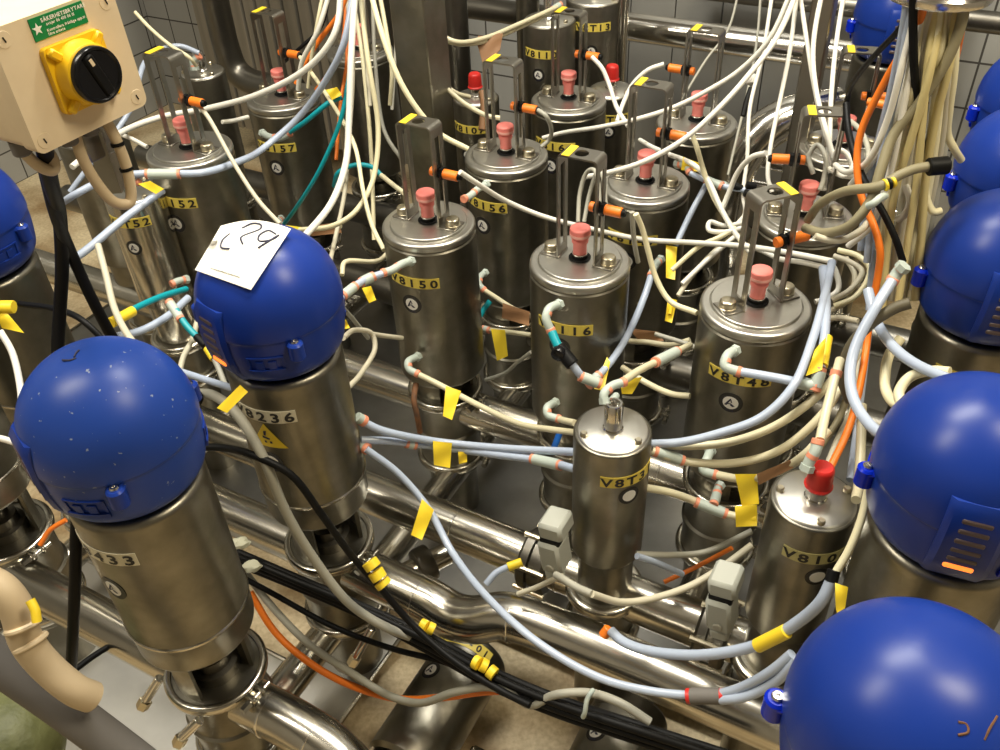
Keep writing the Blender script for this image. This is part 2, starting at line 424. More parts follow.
def m_bracket():
    mb = MB(); T = .0034; H = .231; X = .041; Wd = .044; rc = .010
    # top plate with a round hole
    n = 32; vs = []; hx = X - rc
    for z in (H, H - T):
        for k in range(n):
            a = 2 * PI * k / n; c, s = math.cos(a), math.sin(a)
            vs.append((.0135 * c, .0135 * s, z))
        for k in range(n):
            a = 2 * PI * k / n; c, s = math.cos(a), math.sin(a); m = max(abs(c) / hx, abs(s) / (Wd / 2)); vs.append((c / m, s / m, z))
    fs = []
    for k in range(n):
        k2 = (k + 1) % n
        fs += [(k, n + k, n + k2, k2), (2 * n + k, 2 * n + k2, 3 * n + k2, 3 * n + k), (k, k2, 2 * n + k2, 2 * n + k), (n + k, 3 * n + k, 3 * n + k2, n + k2)]
    mb.add(vs, fs)
    for sg in (-1, 1):
        # rounded shoulder
        vs = []; m = 6
        for k in range(m + 1):
            a = R_(90 - 90 * k / m)
            for r in (rc, rc - T):
                for y in (-Wd / 2, Wd / 2): vs.append((sg * (hx + r * math.cos(a)), y, H - rc + r * math.sin(a)))
        fs = []
        for k in range(m):
            b = 4 * k; c = b + 4
            fs += [(b, b + 1, c + 1, c), (b + 2, c + 2, c + 3, b + 3), (b, c, c + 2, b + 2), (b + 1, b + 3, c + 3, c + 1)]
        mb.add(vs, [f[::-1] for f in fs] if sg > 0 else fs)
        xc = sg * (X - T / 2)
        mb.box((xc, 0, H - rc - .008), (T, Wd, .016))
        for y in (-1, 1): mb.box((xc, y * (Wd / 2 - .0062), (H - rc - .016 + .030) / 2), (T, .0124, H - rc - .016 - .030))
        mb.box((xc, 0, .0195), (T, Wd, .021))
        mb.box((sg * (X + .019 - T), 0, .0085 + T / 2), (.042, Wd, T), None, .001)
    return mb
def m_stripe():
    mb = MB(); mb.box((-.0235, 0, .2317), (.015, .0446, .0012)); return mb
def m_sensor(): return MB().cyl((.049, 0, .127), (.084, 0, .127), .0102, 20, bev=.0015)
def m_sensor_nuts(): 
    return MB().cyl((.0415, 0, .127), (.0500, 0, .127), .0135, 6, bev=.001)
def m_sensor_nut2(): return MB().cyl((.0295, 0, .127), (.0376, 0, .127), .0135, 6, bev=.001)
def m_sensor_boot(): return MB().cyl((.084, 0, .127), (.091, 0, .127), .0085, 14, .006)
def m_sensor_tip(): return MB().cyl((.019, 0, .127), (.0295, 0, .127), .0095, 18, bev=.001)

def valve_base(t, az=-20, plain=False):
    ob('yoke', cached('yoke', m_yoke), 'steel', t); ob('stem', cached('stem', m_stem), 'dark_steel', t)
    ob('clamp_ring', cached('clamp_a', lambda: m_clamp(.092, -.458)), 'pipe', t, rz=R_(az))
    ob('valve_body', cached('upper', m_upper), 'steel', t)
    ob('lower_clamp_ring', cached('clamp_b', lambda: m_clamp(.089, -.672)), 'pipe', t, rz=R_(az + 20))

def bracket_actuator(i, j, label, text, baz=0, sensor=1, knob=True, lz=-.088, sz=-.145, laz=246, z=0.):
    t = thing('valve_actuator', label, 'valve', G(i, j, z), 'large valve actuators with slotted brackets')
    ob('actuator_body', cached('body', m_body), 'steel', t); ob('lid', cached('lid', m_lid), 'lid', t)
    a = YAW + R_(baz)
    br = ob('bracket', cached('bracket', m_bracket), 'strap', t, rz=a)
    ob('tape_stripe', cached('stripe', m_stripe), 'yellow', br, rz=PI if baz > 40 else 0)
    for s in (-1, 1): ob('bolt', cached('bolt', m_bolt), 'bolt', t, loc=(s * .061 * math.cos(a), s * .061 * math.sin(a), .0035))
    k = ob('indicator_knob', cached('knob', m_knob), 'coral', t); k['label'] = 'coral pink indicator knob'
    ob('knob_cap', cached('knobcap', m_knobcap), 'coral', k); ob('knob_rim', cached('knobring', m_knobring), 'coral_light', k)
    ob('knob_seat', cached('seat', m_seat), 'black', t); ob('knob_nut', cached('nut', m_nut), 'chrome', t)
    if sensor:
        s = ob('proximity_sensor', cached('sensor', m_sensor), 'orange', t, rz=a if sensor > 0 else a + PI); s['label'] = 'orange proximity sensor with black nuts'
        ob('sensor_nut', cached('sensor_nut', m_sensor_nuts), 'black', s); ob('sensor_nut', cached('sensor_nut2', m_sensor_nut2), 'black', s); ob('strain_relief', cached('sensor_boot', m_sensor_boot), 'black', s); ob('sensor_tip', cached('sensor_tip', m_sensor_tip), 'orange', s)
    if text:
        number_label(t, text, .1, laz, lz); maker_sticker(t, .1, laz - 4, sz)
    valve_base(t)
    return t

# small actuator without a bracket; z of its lid given
def m_sbody(R=.066, L=.285): return MB().lathe([(0, 0), (R - .004, 0)] + arc(R - .004, -.004, .004, 90, 0, 3) + [(R, -L)] + arc(R - .006, -L, .006, 0, -70, 3) + [(R * .8, -L - .010), (R * .8, -L - .13), (0, -L - .13)], 56)
def m_sseam(R=.066, L=.285): return MB().lathe([(R - .002, -L + .002), (R + .0012, -L + .004), (R + .0012, -L - .002), (R - .004, -L - .004)], 56)
def m_sbase(L=.285):
    mb = clamp(MB(), .077, -L - .135, .016, .022)
    return mb
def m_scup(L=.285, B=.80): return MB().lathe([(0, -L - .128), (.061, -L - .128), (.061, -L - .25), (.054, -L - .255), (.054, -B), (0, -B)], 48)
def m_sbase2(L=.285): return clamp(MB(), .077, -L - .245, .018, .022)
def small_actuator(i, j, z, label, text, laz=290, cap=None, stub=True, lz=-.058, sz=-.095, R=.066, L=.285, mark=False, saz=None, colour='label_yellow', bolts=(75, 195, 315), metal='steel'):
    t = thing('small_valve_actuator', label, 'valve', G(i, j, z), 'small valve actuators without brackets')
    k = f'{R:.3f}_{L:.2f}'
    ob('actuator_body', cached('sbody' + k, lambda: m_sbody(R, L)), metal, t)
    ob('lid', cached('slid' + k, lambda: MB().lathe([(0, .0042), (R - .009, .0042), (R - .006, .0022), (R - .0035, -.001)], 56)), 'lid', t)
    for a in bolts:
        a = R_(a); b = MB().lathe([(0, .003), (.0062, .003), (.0062, .009), (.0045, .011), (0, .011)], 14)
        ob('bolt', b, 'bolt', t, loc=((R - .014) * math.cos(a), (R - .014) * math.sin(a), .001))
    if stub: ob('spigot', cached('spigot', lambda: MB().lathe([(0, .004), (.0175, .004), (.0175, .008), (.0155, .010), (.0155, .058), (.0135, .061), (.0100, .061), (.0095, .050), (0, .050)], 28)), 'chrome', t)
    if cap:
        c = ob('spigot_cap', cached('cap', lambda: MB().lathe([(0, .070), (.014, .070), (.0165, .068), (.018, .063), (.019, .041), (.019, .035), (.0215, .032), (.0205, .029), (0, .029)], 28)), 'red', t); c['label'] = 'red plastic cap'
    ob('neck_clamp', cached('sbase' + k, lambda: m_sbase(L)), 'pipe', t)
    ob('lower_clamp', cached('sbase2' + k, lambda: m_sbase2(L)), 'pipe', t)
    ob('valve_body', cached(f'scup{k}{z:.2f}', lambda: m_scup(L, .866 + z)), 'steel', t)
    if text:
        number_label(t, text, R, laz, lz, .0215, .024, colour); maker_sticker(t, R, saz if saz else laz - 3, sz, .019, mark)
    return t

# ------------------------------------------------------------------ servo valves with blue heads
HEAD = [(0.0, 0.0034), (0.0845, 0.0034), (0.0945, 0.0068), (0.1075, 0.0216), (0.1125, 0.043), (0.1158, 0.0706), (0.1168, 0.0946), (0.118, 0.0972), (0.1182, 0.105), (0.1172, 0.1186), (0.1145, 0.1342), (0.1095, 0.1504), (0.102, 0.1668), (0.092, 0.1814), (0.0785, 0.1956), (0.0615, 0.2082), (0.042, 0.2176), (0.021, 0.2228), (0, 0.224)]
def head_r(z):
    for (r0, z0), (r1, z1) in zip(HEAD[1:], HEAD[2:]):
        if z0 <= z <= z1: return r0 + (r1 - r0) * (z - z0) / max(1e-9, z1 - z0)
    return 0.
def smooth_prof(pr, sub=3):
    body = spline([(r, 0, z) for r, z in pr[1:]], sub)
    return [pr[0]] + [(max(0., p.x), p.z) for p in body[:-1]] + [pr[-1]]
def m_head():
    mb = MB().lathe(smooth_prof(HEAD), 72)
    return mb
LUGS = (69, 189, -51)
LUGS_FAR = (-76, 62, 150)
def m_panel():        # indicator panel standing proud of the dome, with a ledge on top
    mb = MB(); w0, w1 = .036, .033
    lev = [(z, head_r(z) + e) for z, e in ((.012, .0015), (.035, .0022), (.06, .003), (.09, .0035))] + [(.138, .1185), (.149, .111)]
    vs = []
    for z, r in lev:
        w = w0 + (w1 - w0) * (z / .18)
        back = r - .045
        vs += [(back, -w, z), (r * .985 - .004, -w, z), (r, -w * .80, z), (r, w * .80, z), (r * .985 - .004, w, z), (back, w, z)]
    n = len(lev); fs = []
    for k in range(n - 1):
        for a in range(6):
            b = (a + 1) % 6; fs.append((6 * k + a, 6 * k + b, 6 * k + 6 + b, 6 * k + 6 + a))
    fs += [tuple(range(6))[::-1], tuple(range(6 * (n - 1), 6 * n))]
    return mb.add(vs, fs)
def servo(i, j, label, text, theta, lit=False, label_colour='label_cream', laz=246, scuffed=False, triangle=False, head_z=0.002, sticker_z=-.145, lugs=LUGS, blue='blue'):
    t = thing('servo_valve', label, 'valve', G(i, j, .040), 'servo valves with blue control heads')
    ob('actuator_body', cached('vbody', lambda: MB().lathe([(0, -.003), (.086, -.003)] + arc(.088, -.012, .012, 90, 0, 6)[0:] + [(.1, -.03), (.1, -.288), (.1012, -.290), (.1012, -.296), (.0995, -.299), (.0985, -.352)] + arc(.0905, -.352, .008, 0, -90, 4) + [(.06, -.360), (0, -.360)], 64)), 'steel', t)
    ob('weld_seam', cached('vseam', lambda: MB().lathe([(.1005, -.2885), (.1022, -.2905), (.1022, -.2945), (.1005, -.2965)], 64)), 'pipe', t)
    ob('head_gap_shade', cached('vgap', lambda: MB().lathe([(0, -.004), (.083, -.004), (.083, .020), (0, .020)], 56)), 'black', t)  # black ring standing in for the shadow in the gap under the head
    h = ob('control_head', cached('head', m_head) if not scuffed else cached('head_scuffed', m_head), 'blue_scuffed' if scuffed else blue, t, loc=(0, 0, head_z), rz=R_(theta)); h['label'] = 'blue domed control head cover'
    p = ob('indicator_panel', cached('panel', m_panel), blue, t, loc=(0, 0, head_z), rz=R_(theta))
    for k in range(6):
        z = .046 + .0160 * k; mb = MB(); pr_ = (head_r(z) + .003) if z < .09 else head_r(.09) + .0035 + (.1185 - head_r(.09) - .0035) * (z - .09) / .048
        mb.box((pr_ - .0035, 0, z), (.010, .034, .0085), None, .002)
        ob('indicator_window', mb, 'led' if (k == 0 and lit) else 'led_off', p)
    for a in lugs:
        ra = R_(a); M = Matrix.Rotation(ra, 4, 'Z'); mb = MB()
        mb.box((.110, 0, .088), (.030, .026, .010), M, .004); mb.cyl(M @ Vector((.1225, 0, .062)), M @ Vector((.1225, 0, .094)), .0125, 20, bev=.003)
        lg = ob('screw_lug', mb, blue, t, loc=(0, 0, head_z), rz=R_(theta))
        sb = MB().lathe([(0, 0), (.0066, 0), (.0066, .002), (.005, .004), (.0025, .004), (.002, .002), (0, .002)], 16, M @ Matrix.Translation((.1225, 0, .094)))
        ob('screw', sb, 'chrome', lg)
        # hand slot beside the lug: a framed pocket with two pegs
        sa = ra - R_(23)
        fn = lambda x, y, e=0.: Vector(((head_r(.057 + y) + e) * math.cos(sa + x / .115), (head_r(.057 + y) + e) * math.sin(sa + x / .115), .057 + y))
        s2 = MB(); wrap_patch(s2, fn, -.032, .026, -.020, -.011, -.004, .0045, 8)
        so = ob('hand_slot', s2, blue, t, loc=(0, 0, head_z), rz=R_(theta))
        s3 = MB(); wrap_patch(s3, fn, -.032, .026, .011, .014, -.004, .0022, 8); ob('slot_brow', s3, blue, so)
        for q in (-.032, .022):
            s4 = MB(); wrap_patch(s4, fn, q, q + .004, -.016, .012, -.004, .0026, 2); ob('slot_cheek', s4, blue, so)
        s5 = MB(); wrap_patch(s5, fn, -.027, .021, -.012, .011, -.004, .0006, 8); ob('slot_recess', s5, blue, so)
        for q in (-.013, .007):
            s6 = MB(); wrap_patch(s6, fn, q - .006, q + .006, -.010, .006, -.004, .003, 3); ob('slot_peg', s6, blue, so)
    if text:
        number_label(t, text, .1, laz, -.066, .024, .026, label_colour); maker_sticker(t, .1, laz - 3, sticker_z)
    if triangle:
        fn = wrap(.1, R_(250), -.112); a = MB(); n = 8
        def tri(s, e, mb):
            vs = []; rows = []
            for r in range(n + 1):
                y = .030 * s - .055 * s * r / n; hw = .034 * s * r / n; rows.append(len(vs))
                vs += [fn(-hw + 2 * hw * c / 4, y, e) for c in range(5)]
            mb.add(vs, [(rows[r] + c, rows[r + 1] + c, rows[r + 1] + c + 1, rows[r] + c + 1) for r in range(n) for c in range(4)])
        tri(1, .0010, a); w = ob('warning_triangle', a, 'yellow', t)
        b = MB()
        for poly in ([(-.004, .012), (.002, .014), (-.001, .002), (-.005, .002)], [(-.008, .001), (.006, -.003), (.004, -.007), (-.008, -.004)], [(-.006, -.010), (-.002, -.010), (-.002, -.015), (-.006, -.015)], [(.004, -.010), (.008, -.010), (.008, -.015), (.004, -.015)]):
            b.add([fn(x, y, .0017) for x, y in poly], [(0, 1, 2, 3)])
        ob('hazard_symbol', b, 'ink', w)
    b = .040
    ob('yoke', cached('yoke_tall', m_yoke_tall), 'steel', t); ob('stem', cached('stem', m_stem), 'dark_steel', t, loc=(0, 0, -b))
    ob('clamp_ring', cached('clamp_a', lambda: m_clamp(.092, -.458)), 'pipe', t, loc=(0, 0, -b), rz=R_(-15)); ob('valve_body', cached('upper', m_upper), 'steel', t, loc=(0, 0, -b))
    ob('lower_clamp_ring', cached('clamp_b', lambda: m_clamp(.089, -.672)), 'pipe', t, loc=(0, 0, -b), rz=R_(5))
    return t

# ------------------------------------------------------------------ setting
def wall_box(name, a, b, z0, z1, th, material):
    mb = MB(); d = (b - a); L = d.length; M = Matrix.Translation(a) @ Matrix.Rotation(math.atan2(d.y, d.x), 4, 'Z')
    me = MB().box((L / 2, th / 2, (z0 + z1) / 2), (L, th, z1 - z0)).mesh(name)
    o = ob(name, me, material); o['kind'] = 'structure'; o.matrix_world = M; return o
def P2(i, j): 
    g = G(i, j); return Vector((g.x, g.y, 0))
I0, I1, J0, J1, HC = -8.0, 9.5, -9.0, 5.1, 3.6
fl = MB(); fl.prism([tuple(P2(i, j).xy) for i, j in ((I0, J0), (I1, J0), (I1, J1), (I0, J1))], -.1, 0); struct('floor', fl, 'floor')
ce = MB(); ce.prism([tuple(P2(i, j).xy) for i, j in ((I0, J0), (I1, J0), (I1, J1), (I0, J1))], HC, HC + .1)
mat('ceiling_paint', (.40, .38, .33), .7); mat('room_wall', (.30, .28, .24), .6)
struct('ceiling', ce, 'ceiling_paint')
wall_box('wall_back', P2(I0, J1), P2(I1, J1), 0, HC, .1, 'wall_tile')
wall_box('wall_left', P2(I0, J0), P2(I0, J1), 0, HC, .1, 'wall_tile')
wall_box('wall_right', P2(I1, J1), P2(I1, J0), 0, HC, .1, 'room_wall')
wall_box('wall_front', P2(I1, J0), P2(I0, J0), 0, HC, .1, 'room_wall')

# ------------------------------------------------------------------ the valves
T = {}
T['150'] = bracket_actuator(0, 0, 'large steel actuator reading 8150, bracket on top, just right of the paper-covered blue head', 'V8150')
T['156'] = bracket_actuator(0, 1, 'large steel actuator reading 156, bracket on top, directly behind the one reading 8150', 'V8156', laz=233)
T['161'] = bracket_actuator(0, 2, 'large steel actuator reading 161, bracket on top, in front of the small one reading V8110', 'V8161', laz=241)
T['116'] = bracket_actuator(1, 0, 'large steel actuator reading 8116 in the middle, teal tube stub on its front', 'V8116', lz=-.098)
T['147'] = bracket_actuator(1, 1, 'large steel actuator directly behind the one reading 8116, number hidden by hoses', 'V8147')
T['142'] = bracket_actuator(1, 2, 'large steel actuator farthest back before the horizontal wall pipe, sensor on left bracket leg', '', sensor=-1)
T['48'] = bracket_actuator(2, 0, 'large steel actuator reading V8T48 with its bracket turned diagonally', 'V8T48', baz=48, lz=-.100, sz=-.158)
T['21'] = bracket_actuator(2, 1, 'large steel actuator behind V8T48, half hidden by its bracket and loose white cables', '', baz=18, sensor=-1)
T['22'] = bracket_actuator(2, 2, 'dark actuator right of the black post, white cable loops over its lid', '', baz=15, sensor=1)
T['52'] = bracket_actuator(-1.83, -.06, 'large steel actuator reading 152 beside the cream switch box', 'V8152', z=.055)
T['57'] = bracket_actuator(-2.08, 1.19, 'large steel actuator reading 157 behind the paper-covered blue head', 'V8157', laz=253, lz=-.105, sz=-.165)
T['back'] = bracket_actuator(-2.1, 2.26, 'large steel actuator in the rear hidden behind the hanging cable bundle', '', sensor=0)

T['236'] = servo(.10, -1.48, 'servo valve reading 8236, blue head under a white paper note', 'V8236', 227, triangle=True, laz=250, blue='blue_worn', lit=True, sticker_z=-.175)
T['433'] = servo(.085, -2.43, 'servo valve reading 433 with a scuffed blue head, in the lower left', 'V8433', 218, scuffed=True, laz=243, blue='blue_worn')
T['A'] = servo(3.03, .2, 'servo valve with blue head at the right edge, pale tube plugged beside its lug', 'V8148', 250, lugs=LUGS_FAR, label_colour='label_yellow')
T['B'] = servo(3.07, -1.24, 'servo valve with blue head and glowing orange indicator, at the right edge', '', 246, lugs=LUGS_FAR, lit=True)
T['C'] = servo(3.04, -2.34, 'servo valve with blue head in the bottom right corner, red scribble on it', '', 236, lugs=LUGS_FAR)
T['D'] = servo(3.03, 1.22, 'servo valve with blue head behind the one with the pale tube, right edge', '', 250, lugs=LUGS_FAR)
T['E'] = servo(3.03, 2.2, 'servo valve with dark blue head farthest up the right edge beside the cable duct', '', 250, lugs=LUGS_FAR)
T['F'] = servo(2.03, 3.5, 'servo valve with blue head at the top edge beside the black post', '', 250, lugs=LUGS_FAR)
T['L'] = servo(-1.95, -1.6, 'servo valve with dark blue head under the cream switch box at the left edge', 'V8234', 280, label_colour='label_yellow', laz=243, sticker_z=-.21, blue='blue_worn')

T['M'] = servo(-1.68, -2.3, 'servo valve mostly outside the left edge, its clamp ring showing beside the scuffed blue head', '', 200, blue='blue_worn')

T['08'] = small_actuator(1.63, -1.0, -.07, 'small steel actuator reading V8T, open chrome spigot on top, in the middle', 'V8T31', laz=293, saz=291)
T['10'] = small_actuator(2.58, -1.02, -.07, 'small steel actuator reading V8106 with a red cap, beside the blue heads', 'V8106', laz=267, cap=True, saz=273, lz=-.062, sz=-.105, colour='label_dull', bolts=(10, 160, 262))
T['79'] = small_actuator(.14, 2.5, -.03, 'small actuator with a red cap and yellow number, behind the one reading 161', 'V8T79', laz=262, cap=True, mark=True)
T['110'] = small_actuator(-.55, 2.8, .1, 'small upright actuator reading V8110 at the top edge with a hose on its spigot', 'V8110', laz=244, R=.076, L=.36, lz=-.075, sz=-.135, mark=True)
T['13'] = small_actuator(-.36, 3.28, .12, 'tall actuator with label ending in 3, at the top edge behind V8110', 'V8T13', laz=262, R=.084, L=.42, lz=-.06, sz=-.13, mark=True)
T['0T'] = small_actuator(-.87, 2.1, -.055, 'small dark actuator with a red cap behind the bracket reading 156', 'V8107', laz=243, cap=True, mark=True, R=.066, lz=-.07, sz=-.15)
T['T52'] = small_actuator(-2.0, -.46, 0, 'small bright actuator reading T5 between the cream switch box and actuator 152', 'V8T52', laz=262, R=.068, mark=True, lz=-.045, sz=-.11, stub=False, metal='bright_steel')
T['bl'] = small_actuator(-3.06, 1.34, 0, 'small dark actuator at the rear left with a tube plugged in its lid', '', R=.066)
T['bl2'] = small_actuator(-3.1, .15, -.02, 'small dark actuator half hidden behind the cream switch box', '', R=.09, L=.36)

# ------------------------------------------------------------------ process pipes
def pipe(name, label, pts, r, material='pipe', welds=(), cat='pipe', group='stainless process pipes'):
    P = [G(*p) for p in pts]
    o = tag(ob(name, MB().tube(P, r, 28, sub=8), material), label, cat, group)
    for (k, t) in welds:
        a, b = P[k], P[k + 1]; c = a.lerp(b, t); d = (b - a).normalized()
        M = Matrix.Translation(c) @ d.to_track_quat('Z', 'Y').to_matrix().to_4x4()
        ob('weld_seam', MB().lathe([(r - .001, -.003), (r + .0012, -.0015), (r + .0012, .0015), (r - .001, .003)], 32, M), 'chrome', o)
    return o
ZP, ZC = -.505, -.70
pipe('process_pipe', 'straight steel pipe passing under the actuators reading 8150, 8116 and V8T48', [(-5, 0, ZP), (0, 0, ZP), (2, 0, ZP), (4.2, 0, ZP)], .046, welds=((1, .22), (1, .8)))
pipe('process_pipe', 'straight steel pipe feeding both small actuators V8T and V8106', [(-5, -.97, ZP), (0, -.97, ZP), (2.2, -.98, ZP), (4.2, -.98, ZP)], .046, welds=((1, .3), (1, .62)))
pipe('process_pipe', 'long steel pipe with an S bend running in front of the small V8T actuator', [(-5, -1.5, ZP), (-1, -1.5, ZP), (.3, -1.5, ZP), (.78, -1.51, ZP), (.95, -1.525, -.508), (1.08, -1.515, -.497), (1.25, -1.455, -.474), (1.5, -1.435, -.468), (2.6, -1.435, -.468), (4.4, -1.435, -.468)], .046, welds=((2, .9), (6, .2)))
pipe('process_pipe', 'steel pipe at the lower left passing behind the servo valve reading 433', [(-5, -2.45, ZP), (-1.5, -2.45, ZP), (.2, -2.45, ZP), (.62, -2.45, ZP), (.86, -2.47, ZP - .01), (1.05, -2.54, ZP - .03), (1.35, -2.7, ZP - .07), (2.0, -3.0, ZP - .14)], .044, welds=((2, .55), (3, .4)))
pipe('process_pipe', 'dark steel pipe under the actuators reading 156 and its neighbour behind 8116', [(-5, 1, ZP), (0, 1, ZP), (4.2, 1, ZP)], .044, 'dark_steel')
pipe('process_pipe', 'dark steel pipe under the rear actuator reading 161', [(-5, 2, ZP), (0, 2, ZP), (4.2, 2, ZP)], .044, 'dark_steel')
pipe('process_pipe', 'steel cross pipe running from valve 8236 down to valve 433 near the floor', [(.09, -4.2, ZC), (.09, -2, ZC), (.09, -1.2, ZC), (.09, 4, ZC)], .036, welds=((0, .86),))
pipe('process_pipe', 'low cross pipe under the actuators reading 8116 and 147', [(1, -.72, ZC), (1, 0, ZC), (1, 4, ZC)], .036)
pipe('process_pipe', 'low cross pipe under the actuator reading V8T48', [(2, -.6, ZC), (2, 0, ZC), (2, 4, ZC)], .036)
pipe('process_pipe', 'low cross pipe under the actuators reading 152 and 157', [(-1.85, -4, ZC), (-1.85, 0, ZC), (-1.85, 4, ZC)], .036)
# wall pipe, frame posts, bent pipes at the back
pipe('wall_pipe', 'bright horizontal pipe along the tiled back wall at the top edge', [(-.75, 3.9, -.03), (.5, 3.9, -.03), (1.72, 3.9, -.03)], .044, 'chrome', group='pipes at the back wall')
pipe('wall_pipe', 'second horizontal pipe on the back wall, touching the top edge', [(.3, 4.3, .065), (2, 4.3, .065), (6, 4.3, .065)], .03, 'dark_steel', group='pipes at the back wall')
pipe('wall_pipe', 'dark horizontal pipe behind the square post near the top edge', [(-2.1, 3.5, .015), (-1.4, 3.5, .015), (-.75, 3.5, .015)], .036, 'dark_steel', group='pipes at the back wall')
pipe('bent_pipe', 'shiny bent pipe elbow left of the black post', [(1.12, 2.75, -.62), (1.12, 2.75, -.36), (1.14, 2.77, -.25), (1.24, 2.87, -.16), (1.42, 3.02, -.11), (1.75, 3.3, -.10)], .058, 'chrome', group='pipes at the back wall')
pipe('thin_rail', 'upper thin shiny pipe behind the hanging cables near the diagonal bracket', [(.9, 2.9, -.23), (1.5, 2.9, -.23), (2.6, 2.9, -.23)], .017, 'chrome', group='thin rails behind the cables')
pipe('thin_rail', 'lower thin shiny pipe behind the hanging cables near the diagonal bracket', [(.9, 2.9, -.31), (1.5, 2.9, -.31), (2.6, 2.9, -.31)], .020, 'chrome', group='thin rails behind the cables')
pipe('frame_pipe', 'dark thick pipe bending at the upper left behind actuator 157', [(-4.02, 2.6, .9), (-4.02, 2.6, .1), (-4.02, 2.6, -.12), (-3.96, 2.6, -.20), (-3.8, 2.6, -.232), (-3.2, 2.6, -.232)], .046, 'dark_steel', group='pipes at the back wall')
pipe('vertical_pipe', 'upright dark pipe with bright glint just right of the square post', [(-1.33, 2.6, .7), (-1.33, 2.6, .2), (-1.33, 2.6, -.5)], .04, 'dark_steel', group='pipes at the back wall')
pipe('vertical_pipe', 'upright grey pipe left of the actuator reading V8110', [(-.95, 3.2, .7), (-.95, 3.2, .2), (-.95, 3.2, -.5)], .036, 'steel', group='pipes at the back wall')
pipe('vertical_pipe', 'slim upright steel pipe right of the tall actuator ending in 3', [(-.12, 3.3, .7), (-.12, 3.3, .2), (-.12, 3.3, -.5)], .022, 'pipe', group='pipes at the back wall')
pipe('vertical_pipe', 'slim dark upright pipe behind the bracket of actuator 157', [(-2.75, 3.6, .9), (-2.75, 3.6, .2), (-2.75, 3.6, -.5)], .03, 'dark_steel', group='pipes at the back wall')
for (i, j, w, z1, lab) in ((-.62, .98, .052, 1.0, 'square brown steel post standing behind actuator 8150'), (1.86, 1.98, .030, 1.0, 'slim black square post leaning over actuator V8T48 row')):
    pass
def post(i, j, w, z1, material, label):
    g = G(i, j); mb = MB(); M = Matrix.Translation((g.x, g.y, 0)) @ Matrix.Rotation(YAW, 4, 'Z')
    mb.box((0, 0, (ZL + z1) / 2), (2 * w, 2 * w, ZL + z1), M, .004)
    return tag(ob('frame_post', mb, material), label, 'post', 'frame posts')
post(-.66, 1.08, .047, 2.6, 'steel', 'square brown steel post standing right behind actuator 8150')
post(1.72, 2.02, .024, 2.6, 'strap', 'slim dark square post between the bent pipe and the white cables')
pw = MB()
for k in range(15): pw.prism([tuple((P2(-5.75 + k * .2 + a, 3.9 + b)).xy) for a, b in ((0, 0), (.15, 0), (.17, .06), (.2, .06), (.2, .2), (0, .2))], .2, 2.6)
tag(ob('ribbed_panel', pw, 'wall_panel'), 'ribbed brown grey metal panel behind actuators 152 and 157', 'panel')
g0 = MB()
for k in range(7): g0.prism([tuple(P2(-.95 + .45 * k + a, b).xy) for a, b in ((.006, 4.5), (.444, 4.5), (.444, 4.58), (.006, 4.58))], .2, 2.2)
tag(ob('steel_partition', g0, 'panel_grey'), 'plain grey seamed panel behind the bright wall pipe', 'panel')

# trays and floor sheets
def sheet(label, c, z, material='sheet', lip=.012):
    P = [P2(i, j) for i, j in c]; mb = MB(); mb.prism([tuple(p.xy) for p in P], ZL + z - .006, ZL + z)
    o = tag(ob('steel_sheet', mb, material), label, 'steel sheet', 'steel sheets on the floor')
    for a, b in zip(P, P[1:] + P[:1]):
        e = MB(); e.cyl((a.x, a.y, ZL + z + .001), (b.x, b.y, ZL + z + .001), .006, 8); ob('rolled_edge', e, 'pipe', o)
    return o
sheet('grey steel floor sheet left of the servo valve reading 433', ((-2.6, -3.0), (-.28, -3.0), (-.28, -1.75), (-2.6, -1.75)), -.86, 'sheet_pale')
sheet('pale steel floor sheet between valves 433 and 8236', ((-.24, -1.95), (.30, -1.95), (.30, -1.2), (-.24, -1.2)), -.862, 'sheet_pale')
sheet('grey steel drip sheet under the straight pipes in the middle', ((-4.6, -.9), (6.5, -.9), (6.5, 3.6), (-4.6, 3.6)), -.866)
sheet('narrow grey steel floor sheet beside the bundle of black cables', ((1.12, -2.6), (1.42, -2.6), (1.42, -1.7), (1.12, -1.7)), -.864)

